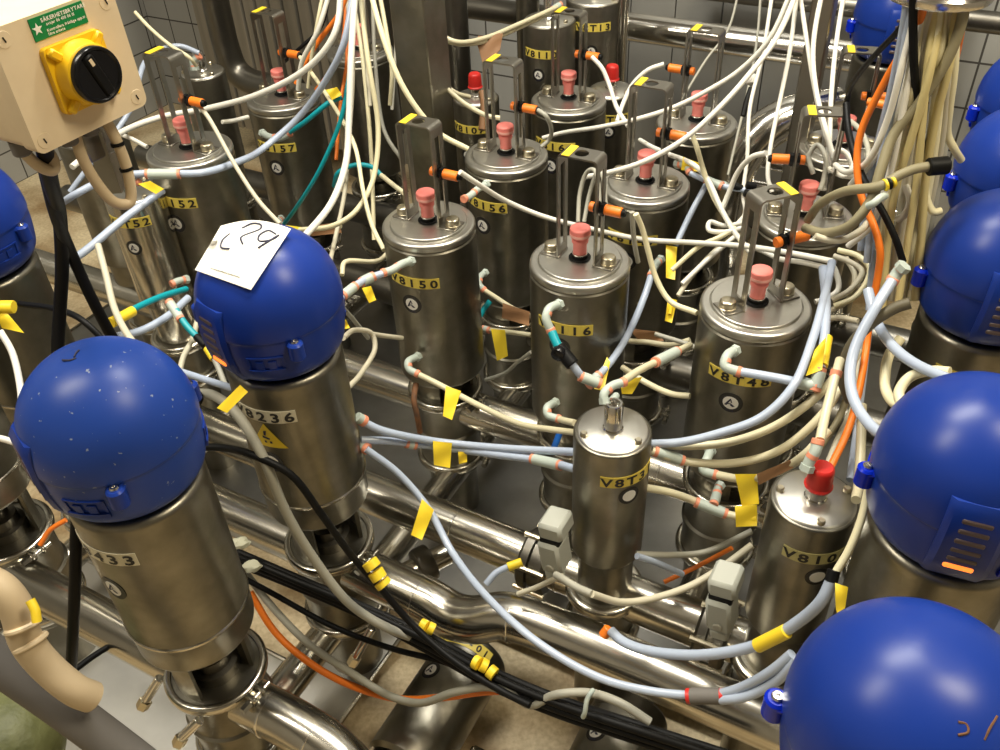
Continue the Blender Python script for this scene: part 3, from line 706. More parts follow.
# ------------------------------------------------------------------ horizontal actuators under the pipes
def floor_actuator(i, j0, j1, z, r, label, text):
    a, b = G(i, j0, z), G(i, j1, z); L = (b - a).length
    t = thing('floor_actuator', label, 'valve', a, 'actuators lying below the S bend pipe')
    M = (b - a).to_track_quat('Z', 'X').to_matrix().to_4x4()
    ob('actuator_body', MB().lathe([(0, 0), (r - .01, 0), (r, .008), (r, L - .012)] + arc(r - .012, L - .012, .012, 0, 90, 4) + [(0, L)], 56, M), 'steel', t)
    ob('end_band', MB().lathe([(r - .001, L - .05), (r + .001, L - .049), (r + .001, L - .010), (r - .001, L - .008)], 56, M), 'dark_steel', t)
    ob('yoke', MB().lathe([(r * .8, -.005), (r * .8, -.06), (r * .95, -.062), (r * .95, -.085), (0, -.085)], 48, M), 'steel', t)
    for k in range(4):
        an = R_(90 * k + 30); ob('bolt', MB().cyl(M @ Vector((r * .86 * math.cos(an), r * .86 * math.sin(an), -.03)), M @ Vector((r * .86 * math.cos(an), r * .86 * math.sin(an), .0)), .006, 6), 'bolt', t)
    up = M.inverted().to_3x3() @ Vector((0, 0, 1)); th = math.atan2(up.y, up.x)
    def fn(x, y, e=0., s0=0., off=0.): 
        q = th + off + x / r; return M @ Vector(((r + e) * math.cos(q), (r + e) * math.sin(q), s0 + y))
    probe = fn(.01, 0, 0) - fn(0, 0, 0); sgn = 1 if probe.x > 0 else -1
    if text:
        f2 = lambda x, y, e=0.: fn(sgn * x, y, e, L - .030, -.15 * sgn)
        n = len(text); mb = MB()
        wrap_patch(mb, f2, -n * .0095, n * .0095, -.012, .012, .0012, .0022, 10)
        pl = ob('number_label', mb, 'label_yellow', t); mt = MB(); flat_text(mt, text, .0155, lambda x, y: f2(x, y, .0028), pitch=.0175)
        ob('lettering', mt, 'sticker_black', pl)
    maker_sticker(t, r, 0, 0, .021, True, lambda x, y, e=0.: fn(sgn * x, y, e, L - .118, -.45 * sgn))
    return t
floor_actuator(.9, -2.12, -1.27, -.768, .080, 'steel actuator lying on the floor under the S bend, dull yellow label', 'CV101-01')
floor_actuator(1.92, -2.45, -1.18, -.768, .078, 'steel actuator lying on the floor at the bottom edge beside the green cable tie', '')

# ------------------------------------------------------------------ grey sensor boxes on the pipe
def sensor_box(px, py, d, label):
    c = W(px, py, d); t = thing('valve_position_box', label, 'sensor box', c, 'grey position boxes on the pipe')
    M = Matrix.Rotation(YAW, 4, 'Z') @ Matrix.Rotation(R_(-8), 4, 'Y')
    ob('box_housing', MB().box((0, -.0, -.012), (.042, .05, .072), M, .006), 'grey_plastic', t)
    ob('box_lid', MB().box((.004, .012, .045), (.046, .056, .036), M, .006), 'grey_plastic', t)
    ob('box_gasket', MB().box((.002, .006, .0255), (.038, .048, .012), M, .002), 'black', t)
    ob('box_screw', MB().cyl(M @ Vector((0, -.0245, -.030)), M @ Vector((0, -.029, -.030)), .008, 16, bev=.0015), 'cable_grey', t)
    ob('box_foot', MB().box((0, -.012, -.055), (.030, .026, .024), M, .004), 'grey_plastic', t)
    return t
sensor_box(554, 546, 1.585, 'grey position box left of the small actuator reading V8T')
sensor_box(722, 603, 1.46, 'grey position box left of the small red capped actuator reading V8106')
def flange(i, j, z, r, label):
    mb = MB(); M = Matrix.Translation(G(i, j, z)) @ Matrix.Rotation(YAW, 4, 'Z') @ Matrix.Rotation(R_(90), 4, 'Y')
    mb.lathe([(.045, -.03), (r - .006, -.03), (r, -.024), (r, -.008), (r - .008, -.006), (r - .008, .006), (r, .008), (r, .024), (r - .006, .03), (.045, .03)], 40, M)
    o = tag(ob('pipe_union', mb, 'dark_steel'), label, 'pipe union', 'unions on the steel pipes')
    for k in range(6):
        a = 2 * PI * k / 6; p = Vector(((r + .001) * math.cos(a), (r + .001) * math.sin(a), 0)); ob('union_bolt', MB().cyl(M @ (p + Vector((0, 0, -.034))), M @ (p + Vector((0, 0, .034))), .006, 8), 'bolt', o)
    return o
flange(1.22, -.97, ZP, .066, 'dark pipe union at the grey box left of the V8T actuator')
flange(2.27, -.98, ZP, .066, 'dark pipe union at the grey box left of the V8106 actuator')
def drain(px, py, z, label):
    c = CAMP + (W(px, py, 1) - CAMP) * ((ZL + z - CAMP.z) / (W(px, py, 1) - CAMP).z)
    t = thing('union_drain', label, 'pipe fitting', c, 'short drain unions')
    M = Matrix.Rotation(YAW + R_(60), 4, 'Z') @ Matrix.Rotation(R_(90), 4, 'Y')
    ob('union_body', MB().lathe([(0, -.07), (.026, -.07), (.026, -.02), (.026, .06), (0, .06)], 28, M), 'pipe', t)
    ob('union_nut', MB().lathe([(.026, -.02), (.042, -.018), (.044, -.012), (.044, .012), (.042, .018), (.026, .02)], 16, M), 'dark_steel', t)
drain(424, 565, -.66, 'dark round pipe union below the yellow tape flag')

# ------------------------------------------------------------------ fittings on valves
def fitting(key, pts, r=.0082, label=None):
    t = T[key]; P = [loc_in(t, W(*p)) for p in pts]
    o = ob('elbow_fitting', MB().tube(P, r, 14, sub=5), 'fitting', t)
    for a, b in ((P[-1], P[-2]),):
        d = (b - a).normalized(); ob('release_ring', MB().cyl(a - d * .003, a + d * .006, r * 1.12, 16, bev=.001), 'fitting_ring', o)
    m = len(P) // 2
    if len(P) >= 3:
        d = (P[m] - P[m - 1]).normalized(); c = P[m - 1].lerp(P[m], .5); ob('fitting_collar', MB().cyl(c - d * .0035, c + d * .0035, r * 1.06, 16), 'fitting_ring', o); e = P[0] + (P[1] - P[0]).normalized() * .005; ob('fitting_nut', MB().cyl(P[0], e + (e - P[0]), r * 1.28, 6), 'fitting', o)
    return o

# ------------------------------------------------------------------ hoses, cables and what is fixed to them
def hose(name, kind, r, pts, label, cat='cable', group=None, n=12):
    o = ob(name, MB().tube([W(*p) for p in pts], r, n, sub=6), kind)
    return tag(o, label, cat, group)
def inline(o, a, b, r=.009, kind='fitting', ring='fitting_ring', name='inline_connector'):
    A, B = W(*a), W(*b); d = (B - A).normalized()
    c = ob(name, MB().cyl(A, B, r, 14, bev=.0015), kind, o)
    if ring:
        ob('release_ring', MB().cyl(A - d * .005, A + d * .001, r * .95, 14), ring, c); ob('release_ring', MB().cyl(B - d * .001, B + d * .005, r * .95, 14), ring, c)
    return c
def flag(o, quad, colour='yellow', name='tape_flag', curl=.006):
    A, B, C, D = (W(*q) for q in quad); nr, nc = 7, 5; g = []
    vd = (CAMP - A).normalized()
    for a in range(nr):
        v = a / (nr - 1); row = []
        for b in range(nc):
            u = b / (nc - 1); p = (A.lerp(B, u)).lerp(D.lerp(C, u), v)
            row.append(p + vd * curl * (math.sin(v * 4.2 + u * 2) * .7 - .3 * math.cos(3 * u)))
        g.append(row)
    f = ob(name, MB().slab(g, .0011), colour, o); f['label'] = {'yellow': 'yellow tape flag', 'brown_tape': 'brown tape wrap'}.get(colour, 'tape flag'); return f
def sleeve(o, a, b, r, kind='yellow', name='marker_sleeve'):
    return ob(name, MB().cyl(W(*a), W(*b), r, 14, bev=.0008), kind, o)
# ---- fittings screwed into the valves
fitting('116', [(560, 304, 1.70), (549, 309, 1.67), (546, 318, 1.665), (551, 331, 1.67)])
fitting('116', [(556, 402, 1.87), (547, 408, 1.84), (548, 415, 1.835), (559, 419, 1.83)])
fitting('116', [(612, 402, 1.66), (616, 396, 1.66), (607, 412, 1.62)], .007)
fitting('150', [(419, 356, 2.02), (408, 362, 1.99), (409, 369, 1.985), (418, 374, 1.98)])
fitting('150', [(412, 261, 1.86), (402, 264, 1.83), (392, 270, 1.81), (383, 273, 1.80)])
fitting('48', [(736, 350, 1.575), (727, 356, 1.55), (725, 366, 1.545), (740, 372, 1.54)], .0085)
fitting('48', [(711, 450, 1.69), (707, 459, 1.665), (703, 470, 1.66), (716, 475, 1.655)], .0085)
fitting('48', [(721, 484, 1.70), (717, 490, 1.69), (715, 498, 1.68)], .0075)
fitting('156', [(486, 272, 2.20), (480, 277, 2.18), (479, 284, 2.17), (484, 290, 2.17)], .0075)
fitting('156', [(487, 184, 2.03), (478, 189, 2.0), (470, 196, 1.98), (464, 199, 1.96)], .008)
fitting('147', [(661, 259, 2.0), (655, 266, 1.97), (651, 276, 1.95)], .0085)
fitting('147', [(676, 164, 1.98), (685, 165, 1.96), (690, 172, 1.95)], .008)
fitting('57', [(262, 133, 2.40), (270, 137, 2.37), (280, 138, 2.35), (290, 133, 2.34)], .009)
fitting('57', [(281, 218, 2.48), (279, 222, 2.45), (284, 227, 2.43)], .008)
fitting('10', [(806, 471, 1.33), (810, 460, 1.325), (815, 452, 1.32), (818, 441, 1.32)], .0085)
fitting('08', [(605, 404, 1.48), (604, 394, 1.48), (612, 386, 1.49), (624, 382, 1.5)], .0075)
fitting('142', [(726, 186, 2.10), (716, 183, 2.07), (706, 180, 2.03)], .008)
fitting('T52', [(126, 190, 1.99), (132, 186, 1.98), (139, 182, 1.97)], .007)
fitting('T52', [(188, 279, 2.12), (178, 281, 2.10), (172, 284, 2.09)], .008)
fitting('bl', [(195, 70, 2.58), (193, 62, 2.57), (199, 56, 2.56)], .010)
fitting('236', [(357, 417, 1.66), (364, 421, 1.67)], .010)
fitting('236', [(356, 443, 1.70), (367, 449, 1.69)], .010)
fitting('A', [(905, 265, 1.36), (898, 272, 1.37), (892, 281, 1.375)], .009)

# ---- left overhead bundle
L1 = 'cables hanging in front of the square post'
h = hose('air_tube', 'cable_white', .0075, [(341, -25, 2.05), (336, 30, 2.05), (312, 64, 2.1), (262, 93, 2.2), (205, 109, 2.3), (165, 116, 2.3), (130, 128, 2.25), (92, 151, 2.15), (72, 167, 2.1)], 'white tube sweeping from the top past actuator 57 to behind the switch box', 'tube')
h = hose('air_tube', 'tube_clear', .008, [(356, -25, 2.02), (344, 43, 2.03), (326, 80, 2.1), (298, 118, 2.2), (265, 147, 2.2), (240, 161, 2.06), (200, 173, 1.98), (150, 173, 1.96), (108, 179, 1.95), (76, 194, 1.93), (58, 206, 1.98)], 'pale tube with grey joint crossing the lid edge of actuator 152', 'tube')
inline(h, (148, 174, 1.96), (178, 174, 1.965), .0115); flag(h, [(138, 184, 1.94), (150, 181, 1.94), (164, 189, 1.94), (156, 194, 1.94)])
h = hose('air_tube', 'tube_clear', .0085, [(163, 190, 2.0), (125, 218, 1.95), (85, 251, 1.9), (66, 264, 1.88)], 'straight pale blue tube slanting across small actuator T5', 'tube')
h = hose('air_tube', 'tube_clear', .007, [(70, 192, 2.35), (90, 165, 2.35), (130, 110, 2.4), (145, 62, 2.45), (160, 50, 2.5), (180, 46, 2.53), (199, 53, 2.55)], 'grey blue tube arching into the small dark actuator at the rear left', 'tube')
hose('sensor_cable', 'cable_cream', .005, [(135, 12, 2.5), (150, 28, 2.5), (170, 45, 2.5), (190, 58, 2.5), (196, 66, 2.53)], 'thin cream cable slanting down to the small dark actuator at the rear left')
hose('sensor_cable', 'cable_beige', .0048, [(196, 104, 2.03), (206, 114, 2.02), (235, 165, 1.98), (258, 200, 1.95), (280, 224, 1.92)], 'beige cable from the orange sensor of actuator 152 down to the paper note')
hose('sensor_cable', 'cable_white', .0055, [(84, 126, 2.3), (105, 130, 2.28), (130, 138, 2.26), (147, 147, 2.24)], 'short white cable ending at the lid of actuator 152')
hose('sensor_cable', 'cable_white', .0055, [(222, 122, 2.3), (232, 121, 2.32), (248, 117, 2.36)], 'short white plug lead between actuators 152 and 157')
h = hose('air_tube', 'teal', .0065, [(290, 132, 2.33), (305, 122, 2.3), (330, 102, 2.27), (342, 97, 2.27)], 'short teal tube plugged into the front of actuator 157', 'tube')
flag(h, [(326, 90, 2.25), (337, 87, 2.25), (342, 95, 2.25), (332, 100, 2.25)])
hose('air_tube', 'teal', .0055, [(353, -25, 2.15), (352, 40, 2.15), (347, 90, 2.15), (339, 125, 2.18), (318, 173, 2.25), (296, 208, 2.35), (284, 224, 2.42)], 'long teal tube hanging from the top down in front of actuator 157', 'tube')
h = hose('air_tube', 'teal', .006, [(334, 186, 2.3), (339, 172, 2.25), (355, 165, 2.25), (372, 167, 2.25), (381, 175, 2.25)], 'teal tube curling below the hanging bundle', 'tube')
hose('air_tube', 'tube_cream', .006, [(381, 175, 2.25), (392, 184, 2.2), (404, 193, 2.12)], 'short cream tube joined to the curled teal one', 'tube')
hose('sensor_cable', 'cable_cream', .0052, [(300, 57, 2.36), (320, 85, 2.3), (345, 125, 2.2), (356, 150, 2.15), (363, 190, 2.1), (372, 225, 2.05), (384, 250, 2.0)], 'cream cable from the orange sensor of actuator 157 down to actuator 8150')
hose('hanging_cable', 'cable_white', .0075, [(356, -25, 1.98), (351, 60, 1.98), (349, 117, 2.0), (346, 162, 2.0), (332, 202, 1.95), (303, 238, 1.85), (290, 252, 1.8)], 'thick white hose hanging from the top down behind the blue head with paper', 'hose', L1)
hose('hanging_cable', 'cable_cream', .0062, [(358, -25, 2.05), (368, 60, 2.05), (378, 125, 2.1), (376, 165, 2.12), (370, 188, 2.12), (354, 213, 2.1), (335, 225, 2.1), (300, 230, 2.2)], 'cream hose curving from the top to the yellow taped joint behind the paper note', 'hose', L1)
hose('hanging_cable', 'cable_cream', .0065, [(366, -25, 2.0), (384, 40, 2.0), (401, 83, 2.02), (421, 114, 2.05), (440, 134, 2.08), (468, 149, 2.1)], 'cream hose crossing the square post toward actuator 156', 'hose', L1)
hose('hanging_cable', 'cable_cream', .006, [(376, -25, 2.35), (386, 30, 2.35), (392, 70, 2.35), (390, 105, 2.4)], 'short cream hose ending on the rear actuator lid', 'hose', L1)
hose('hanging_cable', 'cable_cream', .0055, [(348, -25, 2.3), (360, 40, 2.3), (368, 110, 2.3), (372, 170, 2.3), (374, 240, 2.3)], 'cream cable hanging straight in front of the rear hidden actuator', 'cable', L1)
hose('hanging_cable', 'cable_beige', .0055, [(344, -25, 2.3), (353, 60, 2.3), (349, 140, 2.3), (345, 190, 2.28), (336, 235, 2.2), (330, 262, 2.1)], 'beige cable hanging left of the teal tube and ending by the blue head', 'cable', L1)
hose('hanging_cable', 'cable_beige', .005, [(362, -25, 2.15), (366, 50, 2.15), (370, 106, 2.15)], 'beige cable ending at a small orange plug in front of the rear actuator', 'cable', L1)
hose('hanging_cable', 'cable_white', .006, [(334, -25, 2.2), (318, 30, 2.2), (302, 62, 2.25), (298, 90, 2.3)], 'white cable dropping beside the orange sensor of actuator 157', 'cable', L1)
hose('hanging_cable', 'cable_cream', .005, [(327, -25, 2.25), (318, 20, 2.25), (312, 55, 2.3), (308, 88, 2.35)], 'cream cable dropping left of the orange pair', 'cable', L1)
hose('hanging_cable', 'orange', .0065, [(352, -25, 2.25), (340, 12, 2.25), (318, 42, 2.3), (306, 62, 2.32), (296, 84, 2.35)], 'upper orange cable slanting down behind actuator 157', 'cable', L1)
hose('hanging_cable', 'orange', .0055, [(347, -25, 2.35), (343, 40, 2.35), (331, 70, 2.35), (316, 90, 2.38)], 'lower orange cable beside the white sweeping tube', 'cable', L1)
hose('hanging_cable', 'orange', .005, [(345, -25, 2.4), (347, 60, 2.4), (341, 100, 2.4), (336, 160, 2.4)], 'thin orange brown cable hanging behind the teal tube', 'cable', L1)
hose('hanging_cable', 'black', .005, [(330, -25, 2.4), (322, 25, 2.4), (300, 48, 2.42), (284, 62, 2.45)], 'black cable slanting behind the orange sensor of actuator 157', 'cable', L1)
hose('hanging_cable', 'cable_grey', .0055, [(372, -25, 2.45), (375, 60, 2.45), (384, 130, 2.45), (402, 160, 2.4)], 'grey cable hanging behind the cream ones at the square post', 'cable', L1)
hose('hanging_cable', 'cable_grey', .005, [(400, -25, 2.6), (395, 60, 2.6), (392, 110, 2.6)], 'grey cable hanging just left of the square post', 'cable', L1)
h = hose('air_tube', 'tube_cream', .0055, [(396, 240, 2.05), (380, 260, 2.05), (345, 262, 2.0), (342, 275, 1.98)], 'looped cream tube left of actuator 8150', 'tube')
h = hose('taped_tube', 'tube_cream', .006, [(286, 228, 2.38), (305, 231, 2.34), (325, 228, 2.3), (341, 226, 2.28)], 'short taped tube behind the paper note', 'tube')
sleeve(h, (286, 228, 2.37), (306, 231, 2.33), .008); flag(h, [(306, 227, 2.31), (338, 222, 2.27), (342, 233, 2.27), (312, 236, 2.31)], 'brown_tape', 'tape_wrap')
h = hose('air_tube', 'tube_clear', .0075, [(384, 273, 1.80), (365, 280, 1.78), (350, 290, 1.75), (341, 298, 1.73)], 'grey plugged tube between actuator 8150 and the blue head with paper', 'tube')
inline(h, (372, 277, 1.79), (362, 282, 1.78), .0105); inline(h, (354, 287, 1.755), (344, 295, 1.735), .010)
flag(h, [(362, 288, 1.77), (371, 286, 1.77), (376, 300, 1.77), (369, 303, 1.77)])
hose('sensor_cable', 'cable_grey', .005, [(338, 303, 1.8), (352, 318, 1.9), (368, 338, 2.0)], 'grey cable slanting behind the blue head with paper')
h = hose('air_tube', 'cable_beige', .0055, [(343, 338, 1.75), (356, 330, 1.85), (372, 334, 1.9), (375, 348, 1.9), (362, 372, 1.85), (348, 388, 1.75)], 'beige loop hose right of the blue head with paper', 'tube')
flag(h, [(338, 318, 1.74), (346, 320, 1.74), (350, 328, 1.74), (340, 330, 1.74)])
hose('air_tube', 'cable_beige', .0052, [(372, 334, 1.9), (385, 336, 1.95), (402, 338, 2.0)], 'short beige tube behind the loop hose left of 8150', 'tube')

# ---- left middle
h = hose('air_tube', 'teal', .0065, [(112, 322, 1.72), (130, 311, 1.76), (160, 297, 1.85), (186, 289, 1.95)], 'teal tube left of the paper covered blue head, yellow label on it', 'tube')
sleeve(h, (111, 323, 1.715), (133, 311, 1.765), .0105); 
h = hose('air_tube', 'tube_clear', .0078, [(118, 336, 1.75), (140, 331, 1.78), (165, 318, 1.82), (188, 298, 1.9)], 'clear bent tube below the teal one left of the blue heads', 'tube')
h = hose('air_tube', 'teal', .0065, [(176, 310, 1.75), (186, 325, 1.74), (198, 338, 1.73)], 'short teal tube with black plug beside the blue head with paper', 'tube')
inline(h, (180, 318, 1.745), (170, 303, 1.76), .009); inline(h, (196, 336, 1.73), (206, 346, 1.72), .0075, 'black', None, 'black_plug')
sleeve(h, (207, 348, 1.72), (214, 359, 1.71), .008)
hose('sensor_cable', 'cable_grey', .0055, [(214, 358, 1.71), (220, 372, 1.7), (226, 388, 1.68)], 'grey cable end beneath the short teal tube')
hose('sensor_cable', 'cable_beige', .0055, [(198, 318, 1.78), (192, 340, 1.76), (183, 358, 1.72), (178, 384, 1.68)], 'beige cable dropping between the two blue heads')
h = hose('air_tube', 'tube_clear', .0065, [(150, 362, 1.7), (185, 373, 1.66), (225, 386, 1.6), (250, 394, 1.55)], 'clear tube passing between the two blue heads', 'tube')
hose('data_cable', 'cable_beige', .0065, [(98, 245, 1.78), (106, 275, 1.75), (115, 310, 1.7), (135, 345, 1.62), (152, 362, 1.6)], 'beige cable falling from the switch box behind the scuffed blue head')
h = hose('power_hose', 'cable_grey', .0085, [(196, 393, 1.55), (215, 396, 1.5), (238, 415, 1.46), (262, 455, 1.46), (285, 510, 1.52), (312, 556, 1.58), (350, 604, 1.63), (390, 629, 1.66), (424, 641, 1.68)], 'beige hose running down across the servo valve reading 8236', 'hose')
flag(h, [(217, 408, 1.40), (240, 385, 1.40), (248, 392, 1.40), (227, 413, 1.40)], curl=.001)
h = hose('black_plug', 'black', .014, [(186, 398, 1.5), (192, 398, 1.5), (197, 399, 1.51)], 'stubby black plug behind the scuffed blue head', 'plug')
h = hose('power_cable', 'black', .0065, [(196, 447, 1.52), (225, 448, 1.5), (255, 456, 1.46), (290, 474, 1.47), (322, 515, 1.52), (352, 556, 1.57), (382, 590, 1.6), (410, 622, 1.62), (450, 658, 1.6), (500, 690, 1.56), (530, 705, 1.53)], 'black cable across the front of servo valve 8236, yellow markers on it')
for a, b in (((369, 561, 1.555), (374, 568, 1.555)), ((375, 571, 1.56), (380, 579, 1.56)), ((381, 581, 1.565), (385, 586, 1.565))): sleeve(h, a, b, .0145)
h = hose('data_cable', 'white', .006, [(0, 331, 1.6), (12, 352, 1.6), (20, 385, 1.58), (22, 410, 1.55)], 'white grey cable at the left edge below the switch box')
flag(h, [(-4, 312, 1.62), (8, 314, 1.62), (24, 333, 1.6), (2, 328, 1.62)]); sleeve(h, (0, 307, 1.62), (14, 307, 1.62), .012)
hose('power_cable', 'black', .010, [(44, 146, 1.04), (50, 180, 1.12), (60, 220, 1.3), (62, 270, 1.38), (60, 310, 1.42), (58, 350, 1.44), (62, 400, 1.46)], 'thick black cable hanging straight below the switch box')
hose('power_cable', 'black', .009, [(44, 165, 1.15), (56, 215, 1.26), (72, 255, 1.38), (95, 305, 1.44), (120, 350, 1.5), (135, 370, 1.52)], 'thick black cable slanting from the switch box toward the scuffed head')
hose('power_cable', 'black', .0055, [(20, 304, 1.6), (55, 309, 1.55), (82, 320, 1.5), (105, 342, 1.5), (112, 352, 1.5)], 'thin black cable curving across the left steel actuator')
hose('power_cable', 'black', .0095, [(78, 505, 1.40), (76, 540, 1.42), (75, 580, 1.45), (73, 630, 1.5), (71, 672, 1.58)], 'thick black cable dropping beside servo valve 433')
hose('power_cable', 'black', .006, [(72, 672, 1.66), (95, 655, 1.7), (120, 640, 1.74)], 'short black cable on the floor sheet left of valve 433')
hose('data_cable', 'orange', .005, [(40, 545, 1.8), (50, 530, 1.8), (66, 520, 1.8)], 'short orange cable behind the thick black cable at the left')
h = hose('sensor_cable', 'white', .0055, [(-5, 437, 1.5), (10, 441, 1.48), (22, 446, 1.45)], 'pale cable plugged into the left side of the scuffed blue head')

# ---- centre back
for pts, lab in (([(420, 28, 2.3), (436, 33, 2.3), (457, 42, 2.3), (485, 38, 2.35), (517, 25, 2.4), (557, 7, 2.48)], 'upper cream hose arching from the post to the spigot of V8110'),
                 ([(422, 34, 2.32), (440, 39, 2.32), (460, 44, 2.32), (486, 41, 2.36), (518, 28, 2.42), (556, 10, 2.5)], 'lower cream hose arching from the post to the spigot of V8110')):
    h = hose('air_tube', 'tube_cream', .0062, pts, lab, 'tube')
inline(h, (553, 9, 2.49), (560, 5, 2.5), .009)
hose('air_tube', 'tube_cream', .006, [(438, 75, 2.3), (446, 85, 2.3), (456, 93, 2.3), (470, 97, 2.32)], 'cream tube curling to the stem of the dark red capped actuator', 'tube')
hose('air_tube', 'tube_cream', .006, [(438, 80, 2.2), (455, 96, 2.2), (470, 107, 2.2), (488, 116, 2.2), (500, 118, 2.2)], 'cream tube passing behind the bracket of actuator 156', 'tube')
h = hose('taped_tube', 'brown_tape', .010, [(482, 92, 2.36), (484, 104, 2.35), (482, 130, 2.35)], 'tube wrapped in brown tape at the dark red capped actuator', 'tube')
h = hose('tape_strip', 'brown_tape', .003, [(478, 37, 2.36), (490, 37, 2.36), (500, 34, 2.36)], 'brown tape strip hanging from the arched cream hoses', 'tape'); flag(h, [(476, 40, 2.36), (503, 33, 2.36), (500, 50, 2.36), (484, 68, 2.36)], 'brown_tape', 'tape_strip')
hose('sensor_cable', 'cable_white', .0055, [(460, 172, 1.79), (478, 184, 1.83), (508, 202, 1.93), (545, 217, 1.97), (592, 229, 1.98), (640, 239, 1.95), (700, 243, 1.86), (743, 246, 1.8), (790, 253, 1.72), (836, 262, 1.66)], 'long white cable from the orange sensor of 8150 across behind 8116')
hose('sensor_cable', 'cable_grey', .005, [(538, 110, 2.03), (546, 116, 2.02), (551, 128, 2.05), (549, 140, 2.1), (541, 147, 2.1)], 'grey cable from the orange sensor of actuator 156 curling down')
hose('sensor_cable', 'cable_white', .0055, [(592, 57, 2.27), (602, 68, 2.26), (609, 84, 2.26), (617, 108, 2.2), (628, 126, 2.15)], 'white cable from the orange sensor of actuator 161 down past the red cap')
hose('sensor_cable', 'cable_white', .0055, [(543, 138, 2.28), (562, 133, 2.25), (600, 127, 2.15), (637, 119, 2.1), (672, 108, 2.07), (705, 92, 2.03), (740, 70, 1.98), (770, 38, 1.92), (796, -20, 1.88)], 'upper long white cable rising from actuator 161 to the top edge')
hose('sensor_cable', 'cable_white', .0058, [(585, 177, 1.95), (607, 173, 1.9), (643, 162, 1.85), (683, 140, 1.84), (717, 110, 1.84), (747, 77, 1.84), (777, 37, 1.85), (802, -20, 1.86)], 'lower long white cable rising over actuator 147 to the top edge')
hose('sensor_cable', 'cable_white', .0055, [(664, 64, 2.17), (648, 70, 2.18), (633, 84, 2.2), (623, 104, 2.2), (617, 122, 2.18)], 'white cable arching left from the orange sensor of the rearmost actuator')
hose('sensor_cable', 'cable_cream', .0055, [(692, 134, 1.87), (697, 148, 1.88), (704, 172, 1.9), (714, 198, 1.9), (730, 224, 1.88), (744, 246, 1.84)], 'cream cable from the orange sensor of actuator 147 down to the cable tangle')
hose('sensor_cable', 'cable_white', .0055, [(640, 140, 2.2), (652, 147, 2.1), (668, 154, 2.0), (694, 165, 1.93), (708, 180, 1.9), (720, 206, 1.88), (733, 230, 1.86), (750, 252, 1.84)], 'white cable slanting past the yellow tape right of actuator 147')
hose('sensor_cable', 'cable_cream', .0055, [(636, 214, 1.68), (642, 228, 1.70), (648, 250, 1.72), (656, 278, 1.74), (670, 301, 1.74), (697, 313, 1.70)], 'beige cable from the orange sensor of 8116 down to V8T48')
hose('sensor_cable', 'cable_grey', .005, [(632, 212, 1.72), (634, 240, 1.76), (638, 262, 1.8)], 'grey cable dropping behind the sensor of 8116')
for k, (x, dx) in enumerate(((588, 0), (594, 4))):
    hose('looped_cable', 'cable_grey', .0045, [(x - 10, 222, 1.9), (x - 8 + dx, 192, 1.9), (x - 1 + dx, 172, 1.88), (x + 6, 170, 1.86), (x + 10, 182, 1.85), (x + 12, 215, 1.85)], ('left', 'right')[k] + ' one of two grey cable loops behind the bracket of 8116', 'cable', 'cable loops behind 8116')
h = hose('tee_line', 'tube_clear', .006, [(690, 173, 1.94), (705, 180, 1.93), (722, 186, 1.92), (738, 189, 1.91), (756, 192, 1.9)], 'push fit joint line with black plugs behind the bracket of V8T48', 'tube')
inline(h, (707, 180, 1.93), (720, 186, 1.92), .009); 
for a, b in (((734, 186, 1.91), (742, 189, 1.91)), ((746, 185, 1.9), (756, 187, 1.9)), ((744, 193, 1.9), (755, 195, 1.9))): inline(h, a, b, .0085, 'black', None, 'black_plug')
flag(h, [(683, 157, 1.95), (699, 163, 1.94), (701, 172, 1.94), (681, 170, 1.95)])
hose('air_tube', 'tube_clear', .0065, [(706, 185, 1.95), (690, 215, 1.94), (676, 245, 1.93)], 'clear tube slanting down between actuators 147 and V8T48', 'tube')
h = hose('air_tube', 'tube_clear', .0075, [(651, 276, 1.93), (646, 292, 1.92), (634, 322, 1.88), (619, 350, 1.82), (604, 370, 1.76), (594, 380, 1.72)], 'pale tube slanting down from actuator 147 to the front of 8116', 'tube')
flag(h, [(607, 357, 1.77), (610, 362, 1.77), (604, 391, 1.74), (594, 389, 1.74)]); inline(h, (598, 376, 1.73), (590, 384, 1.72), .010)
h = hose('tape_flag', 'yellow', .004, [(669, 246, 1.92), (672, 255, 1.92), (671, 265, 1.92)], 'yellow tape flag hanging beside the elbow of actuator 147', 'tape'); flag(h, [(666, 245, 1.92), (677, 247, 1.92), (675, 280, 1.9), (666, 278, 1.9)])
h = hose('tape_flag', 'yellow', .004, [(671, 299, 1.85), (671, 306, 1.85), (670, 314, 1.85)], 'small yellow tape flag between 8116 and V8T48', 'tape'); flag(h, [(668, 298, 1.85), (677, 300, 1.85), (672, 323, 1.85), (665, 321, 1.85)])
